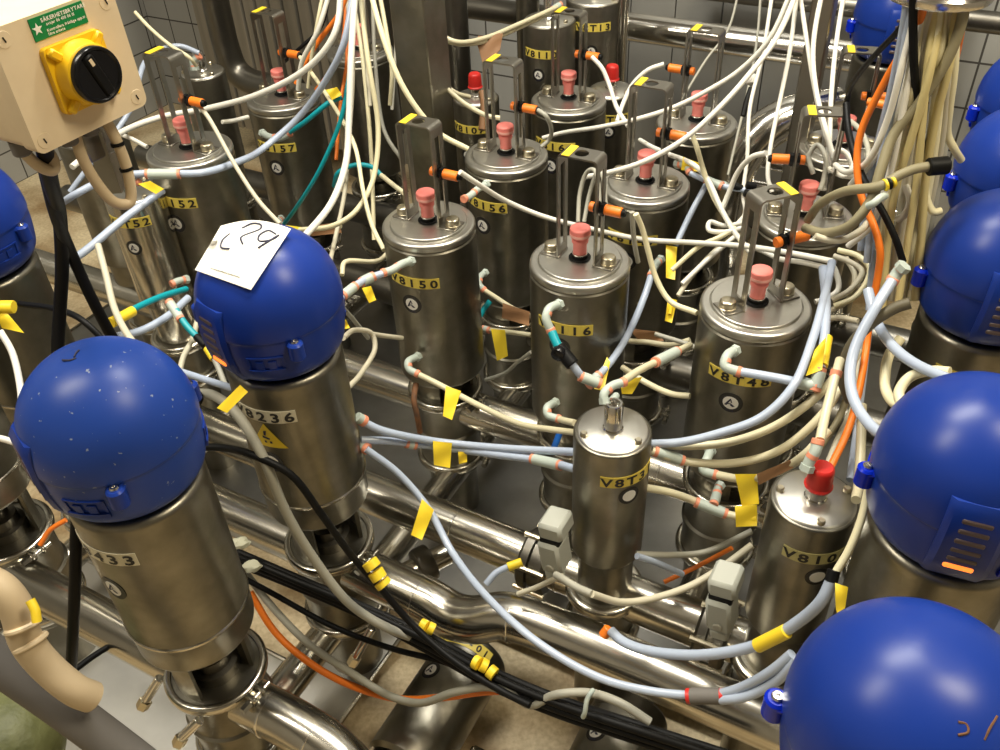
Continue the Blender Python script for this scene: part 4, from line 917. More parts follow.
# hanging white cables on the right
R1 = 'white cables hanging at the upper right'
V = [([(775, -25, 1.95), (763, 53, 1.95), (750, 107, 1.95), (747, 160, 1.93), (743, 195, 1.92), (745, 213, 1.9), (737, 224, 1.89)], 'white hanging cable ending in the tangle, left of the bent pipe', .005, 'cable_white'),
     ([(799, -25, 1.9), (790, 50, 1.9), (780, 100, 1.9), (770, 150, 1.9), (768, 178, 1.9), (772, 192, 1.9)], 'white hanging cable crossing the bent pipe', .0055, 'cable_white'),
     ([(797, -25, 1.87), (807, 42, 1.87), (814, 85, 1.86), (821, 118, 1.84), (829, 146, 1.83), (832, 165, 1.83)], 'white hanging cable crossing the slim dark post', .0055, 'cable_white'),
     ([(826, -25, 1.85), (815, 30, 1.85), (813, 60, 1.85), (817, 95, 1.84), (826, 130, 1.82), (834, 160, 1.82)], 'white hanging cable in front of the slim dark post, slightly S shaped', .006, 'cable_white'),
     ([(847, -25, 1.88), (836, 45, 1.88), (831, 100, 1.86), (829, 150, 1.84), (824, 190, 1.83)], 'white hanging cable just right of the slim dark post', .0058, 'cable_white'),
     ([(762, -25, 2.2), (757, 40, 2.2), (750, 80, 2.2), (728, 175, 2.2)], 'thin grey hanging cable behind the white ones', .0038, 'cable_grey'),
     ([(742, -25, 2.3), (728, 30, 2.3), (706, 60, 2.3), (684, 96, 2.3)], 'thin grey cable slanting behind the rearmost bracket', .0038, 'cable_grey')]
for p, lab, r, c in V: hose('hanging_cable', c, r * .86, p, lab, 'cable', R1)
h = hose('reed_sensor', 'black', .006, [(751, 88, 2.0), (747, 100, 2.0), (743, 116, 2.0)], 'small black sensor with white head hanging left of the bent pipe', 'sensor'); sleeve(h, (752, 75, 2.0), (751, 84, 2.0), .011, 'white', 'sensor_head')
hose('sensor_cable', 'cable_white', .0055, [(766, 153, 1.77), (752, 157, 1.8), (738, 172, 1.84), (728, 195, 1.87), (721, 212, 1.88)], 'white cable arching left from the orange sensor behind V8T48')
hose('sensor_cable', 'cable_beige', .0058, [(815, 236, 1.49), (828, 240, 1.49), (842, 240, 1.48), (860, 231, 1.47), (872, 218, 1.47)], 'beige cable from the orange sensor on the diagonal bracket')
TG = 'cables in the tangle behind V8T48'
K = [([(746, 222, 1.88), (725, 226, 1.88), (710, 222, 1.88), (709, 230, 1.87), (725, 232, 1.86), (742, 228, 1.86)], 'white cable loop in the tangle left of the diagonal bracket', 'cable_white'),
     ([(740, 230, 1.87), (716, 250, 1.87), (690, 278, 1.86), (678, 296, 1.85)], 'first beige cable fanning down left from the tangle', 'cable_beige'),
     ([(738, 234, 1.86), (705, 262, 1.86), (682, 284, 1.85)], 'second white cable fanning down left from the tangle', 'cable_white'),
     ([(736, 228, 1.86), (718, 238, 1.86), (700, 246, 1.87), (672, 270, 1.88)], 'third cream cable fanning down left from the tangle', 'cable_cream'),
     ([(745, 245, 1.82), (760, 250, 1.8), (780, 259, 1.76), (800, 262, 1.72), (828, 268, 1.68)], 'white cable passing behind the legs of the diagonal bracket', 'cable_white'),
     ([(813, 174, 1.84), (809, 156, 1.84), (817, 145, 1.83), (825, 155, 1.82), (824, 178, 1.82), (820, 190, 1.82)], 'upright grey loop over the dark lid right of the post', 'cable_grey'),
     ([(833, 158, 1.82), (838, 150, 1.81), (848, 155, 1.8), (852, 168, 1.79), (843, 176, 1.79), (833, 168, 1.8)], 'white ring of cable right of the pink knob', 'cable_white'),
     ([(828, 168, 1.82), (840, 175, 1.81), (855, 178, 1.8), (862, 190, 1.78)], 'white cable tail below the white ring', 'cable_white'),
     ([(846, 118, 1.85), (860, 130, 1.8), (868, 150, 1.75), (866, 175, 1.7)], 'grey cable dropping from the dark rear sensor', 'cable_grey'),
     ([(830, 262, 1.66), (836, 272, 1.66), (838, 290, 1.66), (822, 300, 1.66), (815, 302, 1.66)], 'white cable bend right of the V8T48 lid', 'cable_white'),
     ([(834, 256, 1.66), (850, 262, 1.64), (862, 272, 1.62), (850, 290, 1.62), (832, 300, 1.63)], 'first beige loop right of the V8T48 lid', 'cable_beige'),
     ([(838, 250, 1.66), (858, 256, 1.64), (870, 270, 1.62), (856, 296, 1.62), (834, 306, 1.63)], 'second cream loop right of the V8T48 lid', 'cable_cream'),
     ([(846, 258, 1.65), (855, 276, 1.63), (848, 300, 1.63), (828, 312, 1.64)], 'third beige loop right of the V8T48 lid', 'cable_beige'),
     ([(828, 318, 1.6), (842, 318, 1.58), (858, 321, 1.56)], 'short beige cable behind the olive hose', 'cable_beige')]
for p, lab, c in K: hose('tangled_cable', c, .0052, p, lab, 'cable', TG)

# ---- duct and the big cable bundle at the right
dc = W(938, -4, 1.33); dt = thing('cable_duct', 'round steel cable duct outlet at the top right edge', 'cable duct', dc)
ob('duct_flange', MB().lathe([(.050, .004), (.074, .0), (.0755, .004), (.0755, .012), (.072, .016), (.055, .018), (.050, .018)], 56), 'chrome', dt)
ob('duct_pipe', MB().lathe([(.054, .006), (.056, .006), (.056, 1.2), (.054, 1.2), (.054, .006)], 56), 'pipe', dt)
BG = 'cable bundle falling from the steel duct'
S = [  # top x, path below, colour, radius, label
 (905, [(897, 80, 1.38), (884, 140, 1.44), (872, 200, 1.5), (864, 262, 1.55)], 'tube_clear', .0062, 'tube'),
 (909, [(902, 80, 1.40), (890, 140, 1.46), (878, 200, 1.52), (870, 262, 1.56), (866, 310, 1.58)], 'tube_clear', .0062, 'tube'),
 (901, [(892, 80, 1.40), (880, 130, 1.46), (866, 190, 1.52), (858, 250, 1.57)], 'tube_clear', .006, 'tube'),
 (913, [(907, 70, 1.36), (893, 120, 1.42), (872, 160, 1.48), (850, 185, 1.56)], 'cable_white', .0058, 'white'),
 (916, [(910, 80, 1.36), (900, 140, 1.42), (888, 190, 1.48), (876, 250, 1.54)], 'cable_cream', .006, 'cream'),
 (921, [(914, 60, 1.35), (908, 120, 1.40), (902, 180, 1.46), (893, 245, 1.5), (886, 300, 1.54)], 'cable_beige', .006, 'beige'),
 (926, [(918, 50, 1.34), (912, 110, 1.39), (906, 170, 1.45), (899, 240, 1.5), (890, 300, 1.55)], 'cable_beige', .0062, 'beige'),
 (930, [(922, 60, 1.34), (917, 120, 1.40), (908, 180, 1.46), (896, 235, 1.52), (880, 290, 1.57)], 'cable_beige', .0062, 'beige'),
 (935, [(930, 50, 1.33), (921, 90, 1.37), (917, 140, 1.42), (910, 200, 1.48), (901, 260, 1.53)], 'cable_cream', .0066, 'cream'),
 (939, [(935, 60, 1.34), (929, 120, 1.40), (920, 180, 1.46), (909, 240, 1.51), (898, 300, 1.55)], 'cable_cream', .0066, 'cream'),
 (943, [(939, 60, 1.35), (934, 120, 1.41), (925, 190, 1.47), (914, 250, 1.52), (906, 300, 1.55)], 'cable_cream', .006, 'cream'),
 (947, [(943, 60, 1.35), (940, 110, 1.40), (933, 170, 1.46), (921, 230, 1.51), (909, 290, 1.54)], 'cable_beige', .006, 'beige'),
 (951, [(948, 70, 1.36), (944, 110, 1.40), (943, 135, 1.43), (950, 150, 1.44), (956, 160, 1.46)], 'cable_cream', .0062, 'cream'),
 (932, [(931, 70, 1.42), (926, 130, 1.46), (914, 200, 1.52), (904, 270, 1.57)], 'cable_white', .0055, 'white'),
 (920, [(917, 70, 1.42), (912, 130, 1.47), (903, 190, 1.52), (893, 260, 1.58)], 'cable_white', .0055, 'white'),
 (941, [(938, 80, 1.43), (934, 140, 1.47), (926, 200, 1.52), (915, 262, 1.58)], 'cable_beige', .0058, 'beige'),
 (925, [(922, 80, 1.45), (917, 150, 1.5), (906, 220, 1.55), (893, 280, 1.6)], 'cable_grey', .0058, 'grey'),
 (946, [(945, 80, 1.44), (941, 140, 1.48), (930, 210, 1.52), (918, 270, 1.57)], 'cable_grey', .0058, 'grey'),
 (911, [(899, 70, 1.35), (886, 120, 1.40), (868, 160, 1.45), (848, 172, 1.52), (836, 165, 1.6)], 'cable_white', .0052, 'white'),
 (918, [(909, 60, 1.345), (899, 120, 1.39), (886, 180, 1.44), (868, 226, 1.5), (846, 246, 1.56)], 'cable_white', .0055, 'white'),
 (937, [(926, 70, 1.335), (911, 130, 1.39), (893, 190, 1.45), (884, 250, 1.5), (880, 310, 1.53)], 'yellowed', .0062, 'yellowed'),
 (950, [(944, 60, 1.335), (931, 120, 1.39), (922, 180, 1.44), (918, 240, 1.48), (912, 300, 1.52)], 'yellowed', .0066, 'yellowed'),
 (929, [(924, 60, 1.335), (919, 120, 1.38), (914, 180, 1.43), (905, 240, 1.47), (894, 310, 1.51)], 'yellowed', .0060, 'yellowed'),
]
mat('yellowed', (.62, .52, .24), .45)
SL = {'yellowed': 'yellowed hose in the bundle falling from the steel duct', 'tube': 'pale blue tube in the bundle falling from the steel duct', 'white': 'white cable in the bundle falling from the steel duct', 'cream': 'cream cable in the bundle falling from the steel duct', 'beige': 'beige cable in the bundle falling from the steel duct', 'grey': 'grey cable at the back of the bundle falling from the steel duct'}
for tx, p, c, r, k in S:
    ty = 4 - abs(tx - 928) * .08
    hose('bundle_cable', c, r, [(tx + 8, ty - 40, 1.27), (tx + 6, ty, 1.31)] + [(x + (x - 912) * .12 * (1 - min(1, y / 260)) + 3, y, d) for x, y, d in p], SL[k], 'cable', BG)
hose('power_cable', 'black', .0062, [(914, -20, 1.27), (913, 25, 1.31), (914, 65, 1.34), (917, 110, 1.39), (922, 150, 1.44), (921, 180, 1.47), (919, 240, 1.52)], 'black cable falling straight in front of the cream bundle')
hose('power_cable', 'black', .0048, [(912, -10, 1.3), (905, 20, 1.34), (877, 53, 1.45), (858, 75, 1.55), (848, 95, 1.65), (844, 130, 1.7)], 'thin black cable slanting left from the steel duct')
hose('power_cable', 'black', .0058, [(846, 104, 1.55), (848, 128, 1.53), (853, 150, 1.5), (864, 180, 1.47), (884, 214, 1.45), (896, 240, 1.45), (903, 262, 1.46)], 'black cable crossing the bundle from the upper left to the blue head')
hose('data_cable', 'orange', .006, [(926, -20, 1.27), (922, 14, 1.31), (907, 43, 1.36), (883, 85, 1.42), (861, 132, 1.46), (857, 165, 1.47), (862, 198, 1.47), (874, 226, 1.46), (880, 250, 1.46), (878, 275, 1.48), (870, 315, 1.5), (866, 350, 1.5), (857, 400, 1.45), (846, 435, 1.42), (830, 468, 1.40)], 'long orange cable from the duct down to the red capped V8106')
hose('data_cable', 'orange', .0062, [(964, -15, 1.27), (962, 20, 1.31), (958, 45, 1.35), (953, 68, 1.4)], 'short orange cable at the right side of the duct')
h = hose('power_hose', 'cable_olive', .0082, [(966, -15, 1.26), (962, 20, 1.30), (948, 58, 1.33), (920, 102, 1.37), (894, 134, 1.40), (880, 172, 1.41), (872, 198, 1.42), (852, 224, 1.44), (825, 233, 1.5), (805, 228, 1.55)], 'thick olive hose falling from the duct and curving left behind the diagonal bracket', 'hose')
h = hose('power_hose', 'cable_olive', .0078, [(932, 166, 1.38), (915, 169, 1.385), (900, 175, 1.39), (880, 186, 1.40), (846, 191, 1.45), (820, 204, 1.52), (808, 220, 1.58)], 'thick olive hose curving from the black plug to the actuator behind V8T48', 'hose')
sleeve(h, (884, 185.5, 1.395), (886.5, 184.5, 1.395), .0098, 'yellow'); sleeve(h, (887.5, 184, 1.394), (890, 183, 1.394), .0098, 'black'); sleeve(h, (891, 182.5, 1.393), (894, 181, 1.393), .0098, 'yellow')
inline(h, (928, 167, 1.38), (948, 165, 1.38), .014, 'black', None, 'black_plug')
hose('cable_tie', 'fitting', .006, [(868, 206, 1.40), (874, 203, 1.39), (880, 198, 1.39), (885, 196, 1.40)], 'pale plastic tie holding the olive hoses together', 'cable tie')
hose('air_tube', 'cable_white', .006, [(905, 185, 1.46), (910, 200, 1.46), (905, 214, 1.47), (896, 220, 1.48)], 'short curled white tube right of the bundle', 'tube')
hose('air_tube', 'cable_cream', .006, [(925, 180, 1.46), (927, 200, 1.46), (934, 212, 1.46), (941, 211, 1.46)], 'short cream tube curling to the blue heads', 'tube')
# dark things around the upper right
h = hose('wall_sensor', 'orange', .0095, [(868, 102, 1.98), (876, 103, 1.97), (885, 105, 1.96)], 'dull orange sensor beside the long orange cable', 'sensor')

# ---- tubes right of V8T48
h = hose('air_tube', 'tube_clear', .0078, [(742, 372, 1.535), (760, 375, 1.52), (782, 379, 1.5), (800, 383, 1.48)], 'short pale tube from the elbow on the front of V8T48', 'tube')
inline(h, (797, 382, 1.485), (815, 386, 1.47), .0105); inline(h, (815, 388, 1.47), (820, 371, 1.47), .0105)
h = hose('air_tube', 'tube_clear', .008, [(823, 268, 1.6), (826, 300, 1.55), (825, 330, 1.51), (821, 368, 1.475)], 'pale tube falling into the corner joint right of V8T48', 'tube')
sleeve(h, (827, 337, 1.505), (822, 366, 1.475), .0095); flag(h, [(815, 350, 1.47), (826, 337, 1.47), (822, 370, 1.46), (806, 376, 1.46)])
hose('air_tube', 'tube_clear', .0075, [(832, 262, 1.6), (826, 290, 1.56), (813, 338, 1.5), (792, 388, 1.46), (762, 417, 1.47), (720, 433, 1.5), (682, 442, 1.53), (650, 444, 1.56)], 'long pale tube sweeping under the front of V8T48 to small actuator V8T', 'tube')
hose('air_tube', 'tube_cream', .0072, [(648, 444, 1.56), (690, 446, 1.55), (730, 442, 1.53), (775, 426, 1.5), (815, 398, 1.48), (838, 372, 1.48), (850, 345, 1.5)], 'upper cream tube sweeping under the front of V8T48', 'tube')
h = hose('air_tube', 'tube_cream', .0072, [(652, 451, 1.55), (668, 457, 1.55), (690, 462, 1.56), (735, 463, 1.55), (780, 450, 1.5), (820, 417, 1.46), (842, 385, 1.46), (858, 350, 1.48)], 'lower cream tube with a grey joint below V8T48', 'tube')
inline(h, (657, 452, 1.55), (681, 460, 1.555), .010)
h = hose('air_tube', 'tube_cream', .0075, [(718, 475, 1.65), (740, 479, 1.62), (758, 478, 1.58), (785, 468, 1.5), (808, 452, 1.42), (828, 430, 1.42)], 'cream tube wrapped in brown tape above the yellow flags', 'tube')
flag(h, [(735, 474, 1.60), (757, 474, 1.58), (759, 504, 1.58), (742, 506, 1.60)]); flag(h, [(757, 474, 1.565), (790, 460, 1.46), (793, 468, 1.46), (759, 485, 1.56)], 'brown_tape', 'tape_wrap')
h = hose('tee_line', 'tube_cream', .0072, [(640, 487, 1.6), (668, 492, 1.62), (692, 500, 1.64), (712, 509, 1.64), (735, 516, 1.62), (757, 518, 1.6)], 'pale tube with a grey tee joint left of the yellow flags', 'tube')
inline(h, (698, 503, 1.635), (724, 513, 1.63), .0105); inline(h, (714, 503, 1.63), (717, 494, 1.645), .009); sleeve(h, (737, 517, 1.615), (757, 518, 1.6), .0105)
flag(h, [(735, 506, 1.60), (757, 505, 1.59), (757, 526, 1.59), (736, 527, 1.60)]); 
h = hose('air_tube', 'tube_cream', .0072, [(820, 440, 1.32), (826, 412, 1.35), (836, 374, 1.38), (840, 360, 1.4)], 'straight cream tube rising from the elbow on V8106', 'tube')
sleeve(h, (835, 377, 1.38), (837, 370, 1.38), .009, 'fitting_ring', 'release_ring')
hose('power_hose', 'cable_dark_olive', .0088, [(910, 303, 1.35), (895, 308, 1.36), (868, 326, 1.38), (849, 350, 1.40), (843, 378, 1.42), (850, 400, 1.45)], 'dark olive hose arching left from the blue head with the pale tube', 'hose')
hose('air_tube', 'tube_clear', .0082, [(892, 281, 1.37), (874, 310, 1.36), (856, 345, 1.36), (850, 372, 1.35), (854, 400, 1.32), (870, 425, 1.28), (895, 442, 1.22)], 'pale tube looping from the lug of the upper blue head to the lower one', 'tube')
hose('air_tube', 'tube_clear', .0082, [(868, 290, 1.45), (876, 320, 1.42), (890, 343, 1.38), (912, 362, 1.33), (955, 382, 1.26)], 'pale tube curving right in front of the upper blue head valve', 'tube')
hose('air_tube', 'cable_cream', .0078, [(901, 338, 1.40), (889, 355, 1.40), (885, 385, 1.38), (893, 402, 1.34), (905, 408, 1.31)], 'cream hose bent along the valve of the upper blue head', 'hose')
h = hose('air_tube', 'cable_cream', .0078, [(950, 372, 1.3), (930, 371, 1.32), (910, 377, 1.33), (899, 392, 1.33), (901, 404, 1.32)], 'short cream hose hooked over the valve of the upper blue head', 'hose')
inline(h, (901, 412, 1.30), (908, 401, 1.30), .011, 'white', None, 'white_plug')
hose('data_cable', 'cable_olive', .006, [(848, 395, 1.5), (838, 420, 1.5), (818, 450, 1.48), (800, 475, 1.5)], 'olive cable slanting behind the elbow of V8106')
hose('data_cable', 'cable_beige', .006, [(880, 300, 1.55), (862, 345, 1.55), (852, 410, 1.5), (838, 440, 1.48), (826, 470, 1.46)], 'beige cable falling behind the looped pale tube')
hose('air_tube', 'tube_clear', .006, [(870, 320, 1.55), (864, 370, 1.52), (858, 420, 1.5), (850, 480, 1.42)], 'pale tube falling beside the long orange cable', 'tube')
hose('data_cable', 'tube_cream', .0075, [(862, 405, 1.45), (861, 440, 1.42), (859, 480, 1.38), (856, 500, 1.34)], 'cream cable dropping between V8106 and the blue head')
hose('sensor_cable', 'cable_grey', .005, [(655, 334, 1.85), (690, 345, 1.82), (700, 350, 1.8)], 'grey cable between actuators 8116 and V8T48')

# ---- tubes between 8116 and V8T48
h = hose('air_tube', 'tube_cream', .0068, [(622, 382, 1.5), (640, 370, 1.58), (660, 360, 1.66), (690, 345, 1.75)], 'cream tube with grey joint from the V8T spigot toward V8T48', 'tube')
inline(h, (656, 362, 1.64), (676, 352, 1.70), .0105)
h = hose('air_tube', 'tube_cream', .0062, [(622, 367, 1.85), (645, 382, 1.82), (672, 394, 1.78), (690, 396, 1.76)], 'cream tube slanting down to the right behind small actuator V8T', 'tube')
flag(h, [(620, 380, 1.75), (642, 377, 1.8), (632, 394, 1.78), (622, 394, 1.75)])
h = hose('air_tube', 'tube_cream', .0062, [(618, 340, 1.95), (645, 342, 1.93), (672, 345, 1.9), (690, 340, 1.88)], 'cream tube behind actuator 8116, brown tape on it', 'tube')
flag(h, [(628, 328, 1.93), (658, 332, 1.92), (664, 341, 1.92), (640, 342, 1.93)], 'brown_tape', 'tape_wrap')
h = hose('black_connector_line', 'teal', .0085, [(552, 332, 1.665), (556, 342, 1.66), (562, 353, 1.655)], 'teal tube stub with a black push fit on the front of 8116', 'tube')
inline(h, (558, 347, 1.655), (573, 365, 1.645), .0135, 'black', None, 'black_valve'); 
rg = ob('valve_dial', MB().lathe([(.0, .014), (.006, .014), (.013, .012), (.0145, .008), (.0145, .0), (0, 0)], 24, Matrix.Translation(W(560, 352, 1.65)) @ EY.to_track_quat('-Z', 'Y').to_matrix().to_4x4()), 'black_gloss', h)
h = hose('air_tube', 'tube_clear', .0075, [(572, 364, 1.645), (578, 372, 1.65), (584, 379, 1.66)], 'short clear tube between the black push fit and the grey joint', 'tube'); inline(h, (582, 377, 1.655), (598, 383, 1.66), .0105)
hose('air_tube', 'tube_cream', .007, [(559, 419, 1.83), (566, 421, 1.8), (575, 423, 1.77)], 'short cream tube from the lower elbow of 8116', 'tube')
hose('air_tube', 'blue_tube', .0065, [(560, 432, 1.78), (557, 440, 1.78), (554, 448, 1.78)], 'short bright blue tube below actuator 8116', 'tube')

# ---- tubes in the centre
h = hose('air_tube', 'tube_cream', .0065, [(418, 374, 1.98), (440, 385, 1.96), (480, 406, 1.9), (520, 424, 1.82), (555, 430, 1.75), (580, 433, 1.7)], 'cream tube from the elbow of 8150 slanting to small actuator V8T', 'tube')
flag(h, [(446, 386, 1.94), (461, 391, 1.93), (452, 420, 1.92), (443, 416, 1.93)])
h = hose('air_tube', 'tube_clear', .0075, [(362, 421, 1.67), (378, 429, 1.68), (400, 435, 1.7), (440, 442, 1.75), (500, 448, 1.72), (575, 452, 1.62)], 'upper pale tube running right from valve 8236 to small actuator V8T', 'tube')
flag(h, [(433, 441, 1.735), (452, 443, 1.73), (450, 468, 1.73), (434, 465, 1.735)]); flag(h, [(458, 450, 1.75), (467, 450, 1.75), (467, 462, 1.75), (459, 464, 1.75)])
h = hose('air_tube', 'tube_clear', .0075, [(361, 440, 1.69), (390, 441, 1.71), (440, 447, 1.76), (500, 455, 1.72), (545, 461, 1.66), (575, 469, 1.6)], 'lower pale tube with grey joint running right from valve 8236', 'tube')
inline(h, (534, 459, 1.675), (559, 465, 1.635), .0105); inline(h, (408, 444, 1.73), (414, 445, 1.735), .009)
h = hose('air_tube', 'tube_clear', .0068, [(366, 449, 1.68), (398, 473, 1.7), (428, 508, 1.7), (452, 552, 1.66), (488, 598, 1.56), (540, 644, 1.48), (600, 678, 1.43), (650, 691, 1.41), (696, 696, 1.385)], 'long pale tube from valve 8236 down along the S bend pipe', 'tube')
flag(h, [(422, 499, 1.69), (434, 510, 1.69), (422, 540, 1.68), (411, 535, 1.68)]); inline(h, (690, 696, 1.385), (721, 696, 1.365), .0125, 'rubber', 'red')
hose('air_tube', 'tube_clear', .0075, [(720, 694, 1.365), (740, 688, 1.34), (770, 672, 1.29), (792, 654, 1.26)], 'upper of two pale tubes leaving the dark coupling', 'tube')
hose('air_tube', 'tube_clear', .0075, [(721, 700, 1.36), (745, 697, 1.33), (775, 682, 1.29), (798, 660, 1.25)], 'lower of two pale tubes leaving the dark coupling', 'tube')
h = hose('air_tube', 'tube_clear', .0085, [(611, 631, 1.52), (622, 641, 1.5), (645, 650, 1.46), (700, 655, 1.38), (757, 645, 1.31), (798, 622, 1.25), (822, 600, 1.21), (832, 580, 1.2)], 'pale tube with a yellow label in front of V8106', 'tube')
sleeve(h, (757, 646, 1.305), (787, 631, 1.265), .0105); inline(h, (609, 628, 1.525), (603, 636, 1.53), .009, 'orange', None, 'orange_plug')
h = hose('data_cable', 'cable_cream', .0055, [(836, 572, 1.2), (849, 550, 1.2), (861, 520, 1.2), (868, 490, 1.2)], 'cream lead rising between V8106 and the blue heads')
sleeve(h, (831, 582, 1.2), (834, 570, 1.2), .0085, 'black', 'strain_relief'); flag(h, [(835, 583, 1.19), (848, 587, 1.19), (842, 627, 1.18), (836, 610, 1.18)])
hose('sensor_cable', 'cable_beige', .0062, [(592, 594, 1.46), (620, 602, 1.5), (650, 599, 1.53), (690, 586, 1.56), (725, 565, 1.58), (752, 545, 1.58)], 'beige cable passing in front of small actuator V8T to V8106')
hose('sensor_cable', 'cable_grey', .0058, [(636, 554, 1.62), (670, 555, 1.64), (705, 552, 1.66), (752, 531, 1.65)], 'grey cable passing below V8T48 toward V8106')
hose('sensor_cable', 'orange', .0045, [(664, 582, 1.7), (690, 570, 1.7), (715, 557, 1.7), (732, 548, 1.68)], 'thin orange cable below actuator V8T48')
hose('air_tube', 'tube_clear', .006, [(637, 556, 1.6), (655, 562, 1.63), (682, 574, 1.68)], 'short clear tube right of small actuator V8T', 'tube')
h = hose('air_tube', 'tube_clear', .0065, [(486, 584, 1.72), (496, 573, 1.72), (508, 567, 1.72), (520, 563, 1.72)], 'short clear tube with yellow tape under the grey position box', 'tube'); sleeve(h, (508, 567, 1.72), (522, 562, 1.72), .0088)
hose('sensor_cable', 'cable_beige', .005, [(518, 594, 1.65), (535, 588, 1.63), (550, 581, 1.6), (562, 576, 1.56)], 'beige cable under the grey position box by V8T')
h = hose('sensor_plug_line', 'cable_grey', .0065, [(556, 575, 1.53), (565, 580, 1.5), (578, 588, 1.48), (592, 594, 1.46)], 'plugged cable along the clamp ring of small actuator V8T'); inline(h, (560, 578, 1.52), (572, 584, 1.49), .008, 'bolt', None, 'metal_plug')
h = hose('air_tube', 'tube_cream', .006, [(484, 290, 2.17), (495, 297, 2.15), (512, 308, 2.1), (531, 316, 2.05)], 'cream tube wrapped in brown tape between 8150 and 8116', 'tube')
flag(h, [(503, 303, 2.1), (530, 312, 2.04), (529, 326, 2.04), (502, 318, 2.1)], 'brown_tape', 'tape_wrap')
h = hose('air_tube', 'tube_cream', .006, [(481, 329, 2.2), (500, 331, 2.18), (531, 335, 2.15)], 'straight cream tube with yellow flag between 8150 and 8116', 'tube')
flag(h, [(491, 329, 2.17), (505, 330, 2.17), (508, 356, 2.17), (497, 361, 2.17)]); inline(h, (484, 329, 2.195), (488, 330, 2.19), .009)
hose('air_tube', 'teal', .007, [(490, 301, 2.2), (484, 309, 2.2), (480, 316, 2.2)], 'short teal tube tip between 8150 and 8116', 'tube')
hose('sensor_cable', 'cable_grey', .0045, [(485, 380, 2.2), (505, 373, 2.18), (518, 362, 2.15), (531, 352, 2.1)], 'thin grey cable between 8150 and 8116')
hose('earth_strap', 'rust', .0065, [(416, 384, 2.0), (414, 400, 1.98), (417, 415, 1.99), (420, 432, 2.02)], 'rusty brown strap along the valve below 8150', 'strap')

# ---- black cable bundle at the bottom
BB = 'black cables in the bundle along the bottom'
for k, (ox, oy, od) in enumerate(((0, -7, 0), (-2, -2, -.03), (-4, 3, -.02), (-3, 8, -.01), (2, 2, .02))):
    pts = [(150, 525, 1.85), (215, 548, 1.8), (300, 583, 1.74), (360, 609, 1.72), (430, 643, 1.68), (500, 681, 1.6), (560, 706, 1.55), (620, 726, 1.5), (740, 765, 1.42)]
    sp_ = (0.75, .75, .6, .6, .9, 1, 1, 1, 1)
    h = hose('power_cable', 'black', .0072, [(x + ox * s_, y + oy * s_, d + od) for (x, y, d), s_ in zip(pts, sp_)], 'black cable in the thick bundle running along the bottom edge', 'cable', BB)
    if k == 1:
        for a, b in (((474, 661, 1.585), (479, 664, 1.58)), ((481, 664, 1.58), (487, 667, 1.58)), ((489, 670, 1.575), (495, 675, 1.57))): sleeve(h, a, b, .0125)
    if k == 0:
        for a, b in (((421, 624, 1.665), (427, 627, 1.66)), ((428, 627, 1.66), (434, 630, 1.66))): sleeve(h, a, b, .0115)
hose('cable_tie', 'fitting', .004, [(593, 690, 1.48), (587, 700, 1.46), (585, 712, 1.46), (583, 717, 1.47)], 'pale green cable tie around the black bundle', 'cable tie')
h = hose('power_cable', 'black', .0058, [(232, 572, 1.78), (270, 592, 1.78), (330, 625, 1.77), (390, 648, 1.73), (450, 664, 1.7), (500, 690, 1.62)], 'single black cable running below the thick black bundle')
hose('data_cable', 'orange', .0072, [(250, 592, 1.8), (275, 632, 1.8), (310, 663, 1.79), (350, 685, 1.77), (400, 699, 1.72), (445, 697, 1.66), (480, 692, 1.62), (512, 690, 1.6)], 'long orange cable sagging over the floor toward the black bundle')
hose('data_cable', 'cable_grey', .0075, [(245, 572, 1.82), (275, 610, 1.8), (310, 645, 1.78), (350, 672, 1.76), (390, 696, 1.72), (420, 703, 1.68), (455, 692, 1.62), (490, 687, 1.58), (510, 693, 1.56), (530, 705, 1.55), (555, 695, 1.52), (590, 693, 1.5), (620, 703, 1.47), (650, 722, 1.46)], 'long grey cable sagging below the black bundle past the green tie')
for px, py, lab in ((240, 543, 'upper lump of pale green putty beside servo valve 433'), (252, 566, 'lower lump of pale green putty beside servo valve 433')):
    m_ = MB(); c = W(px, py, 1.72); 
    pr = [(0, -.012), (.008, -.010), (.013, -.003), (.012, .005), (.007, .010), (0, .011)]; m_.lathe(pr, 16, Matrix.Translation(c) @ Matrix.Diagonal((1.5, 1, .8, 1)))
    m_.v = [tuple(Vector(v) + Vector((random.uniform(-.0022, .0022),) * 3)) for v in m_.v]
    mat('putty', (.52, .52, .40), .7) if 'putty' not in MATS else None
    tag(ob('cable_putty', m_, 'putty'), lab, 'putty')

# ---- bottom left corner
h = hose('thick_hose', 'hose_beige', .021, [(-30, 575, 1.15), (0, 588, 1.15), (16, 608, 1.16), (26, 640, 1.18), (45, 665, 1.2), (75, 690, 1.22), (92, 697, 1.24)], 'thick beige hose in the lower left corner with a yellow clip', 'hose', n=20)
for a, b in (((15, 624, 1.165), (20, 618, 1.165)),): pass
for c0, c1, col in (((22, 623, 1.165), (24, 628, 1.166), 'cream_box'), ((29, 640, 1.18), (32, 645, 1.181), 'cream_box')): ob('hose_band', MB().cyl(W(*c0), W(*c1), .0235, 24, bev=.002), col, h)
ob('yellow_clip', MB().tube([W(30, 600, 1.13), W(35, 610, 1.13), (W(37, 622, 1.13))], .006, 10), 'yellow', h)
hose('thick_pipe', 'rubber', .028, [(-60, 610, 1.25), (-10, 655, 1.25), (60, 705, 1.27), (140, 765, 1.3), (170, 790, 1.3)], 'thick dark grey pipe crossing the lower left corner', 'pipe', n=24)
wl = MB(); wl.slab([[W(17, 650, 1.24), W(20, 648, 1.25)], [W(45, 676, 1.25), W(52, 673, 1.26)], [W(70, 698, 1.26), W(75, 695, 1.27)], [W(88, 710, 1.27), W(90, 706, 1.28)]], .004)
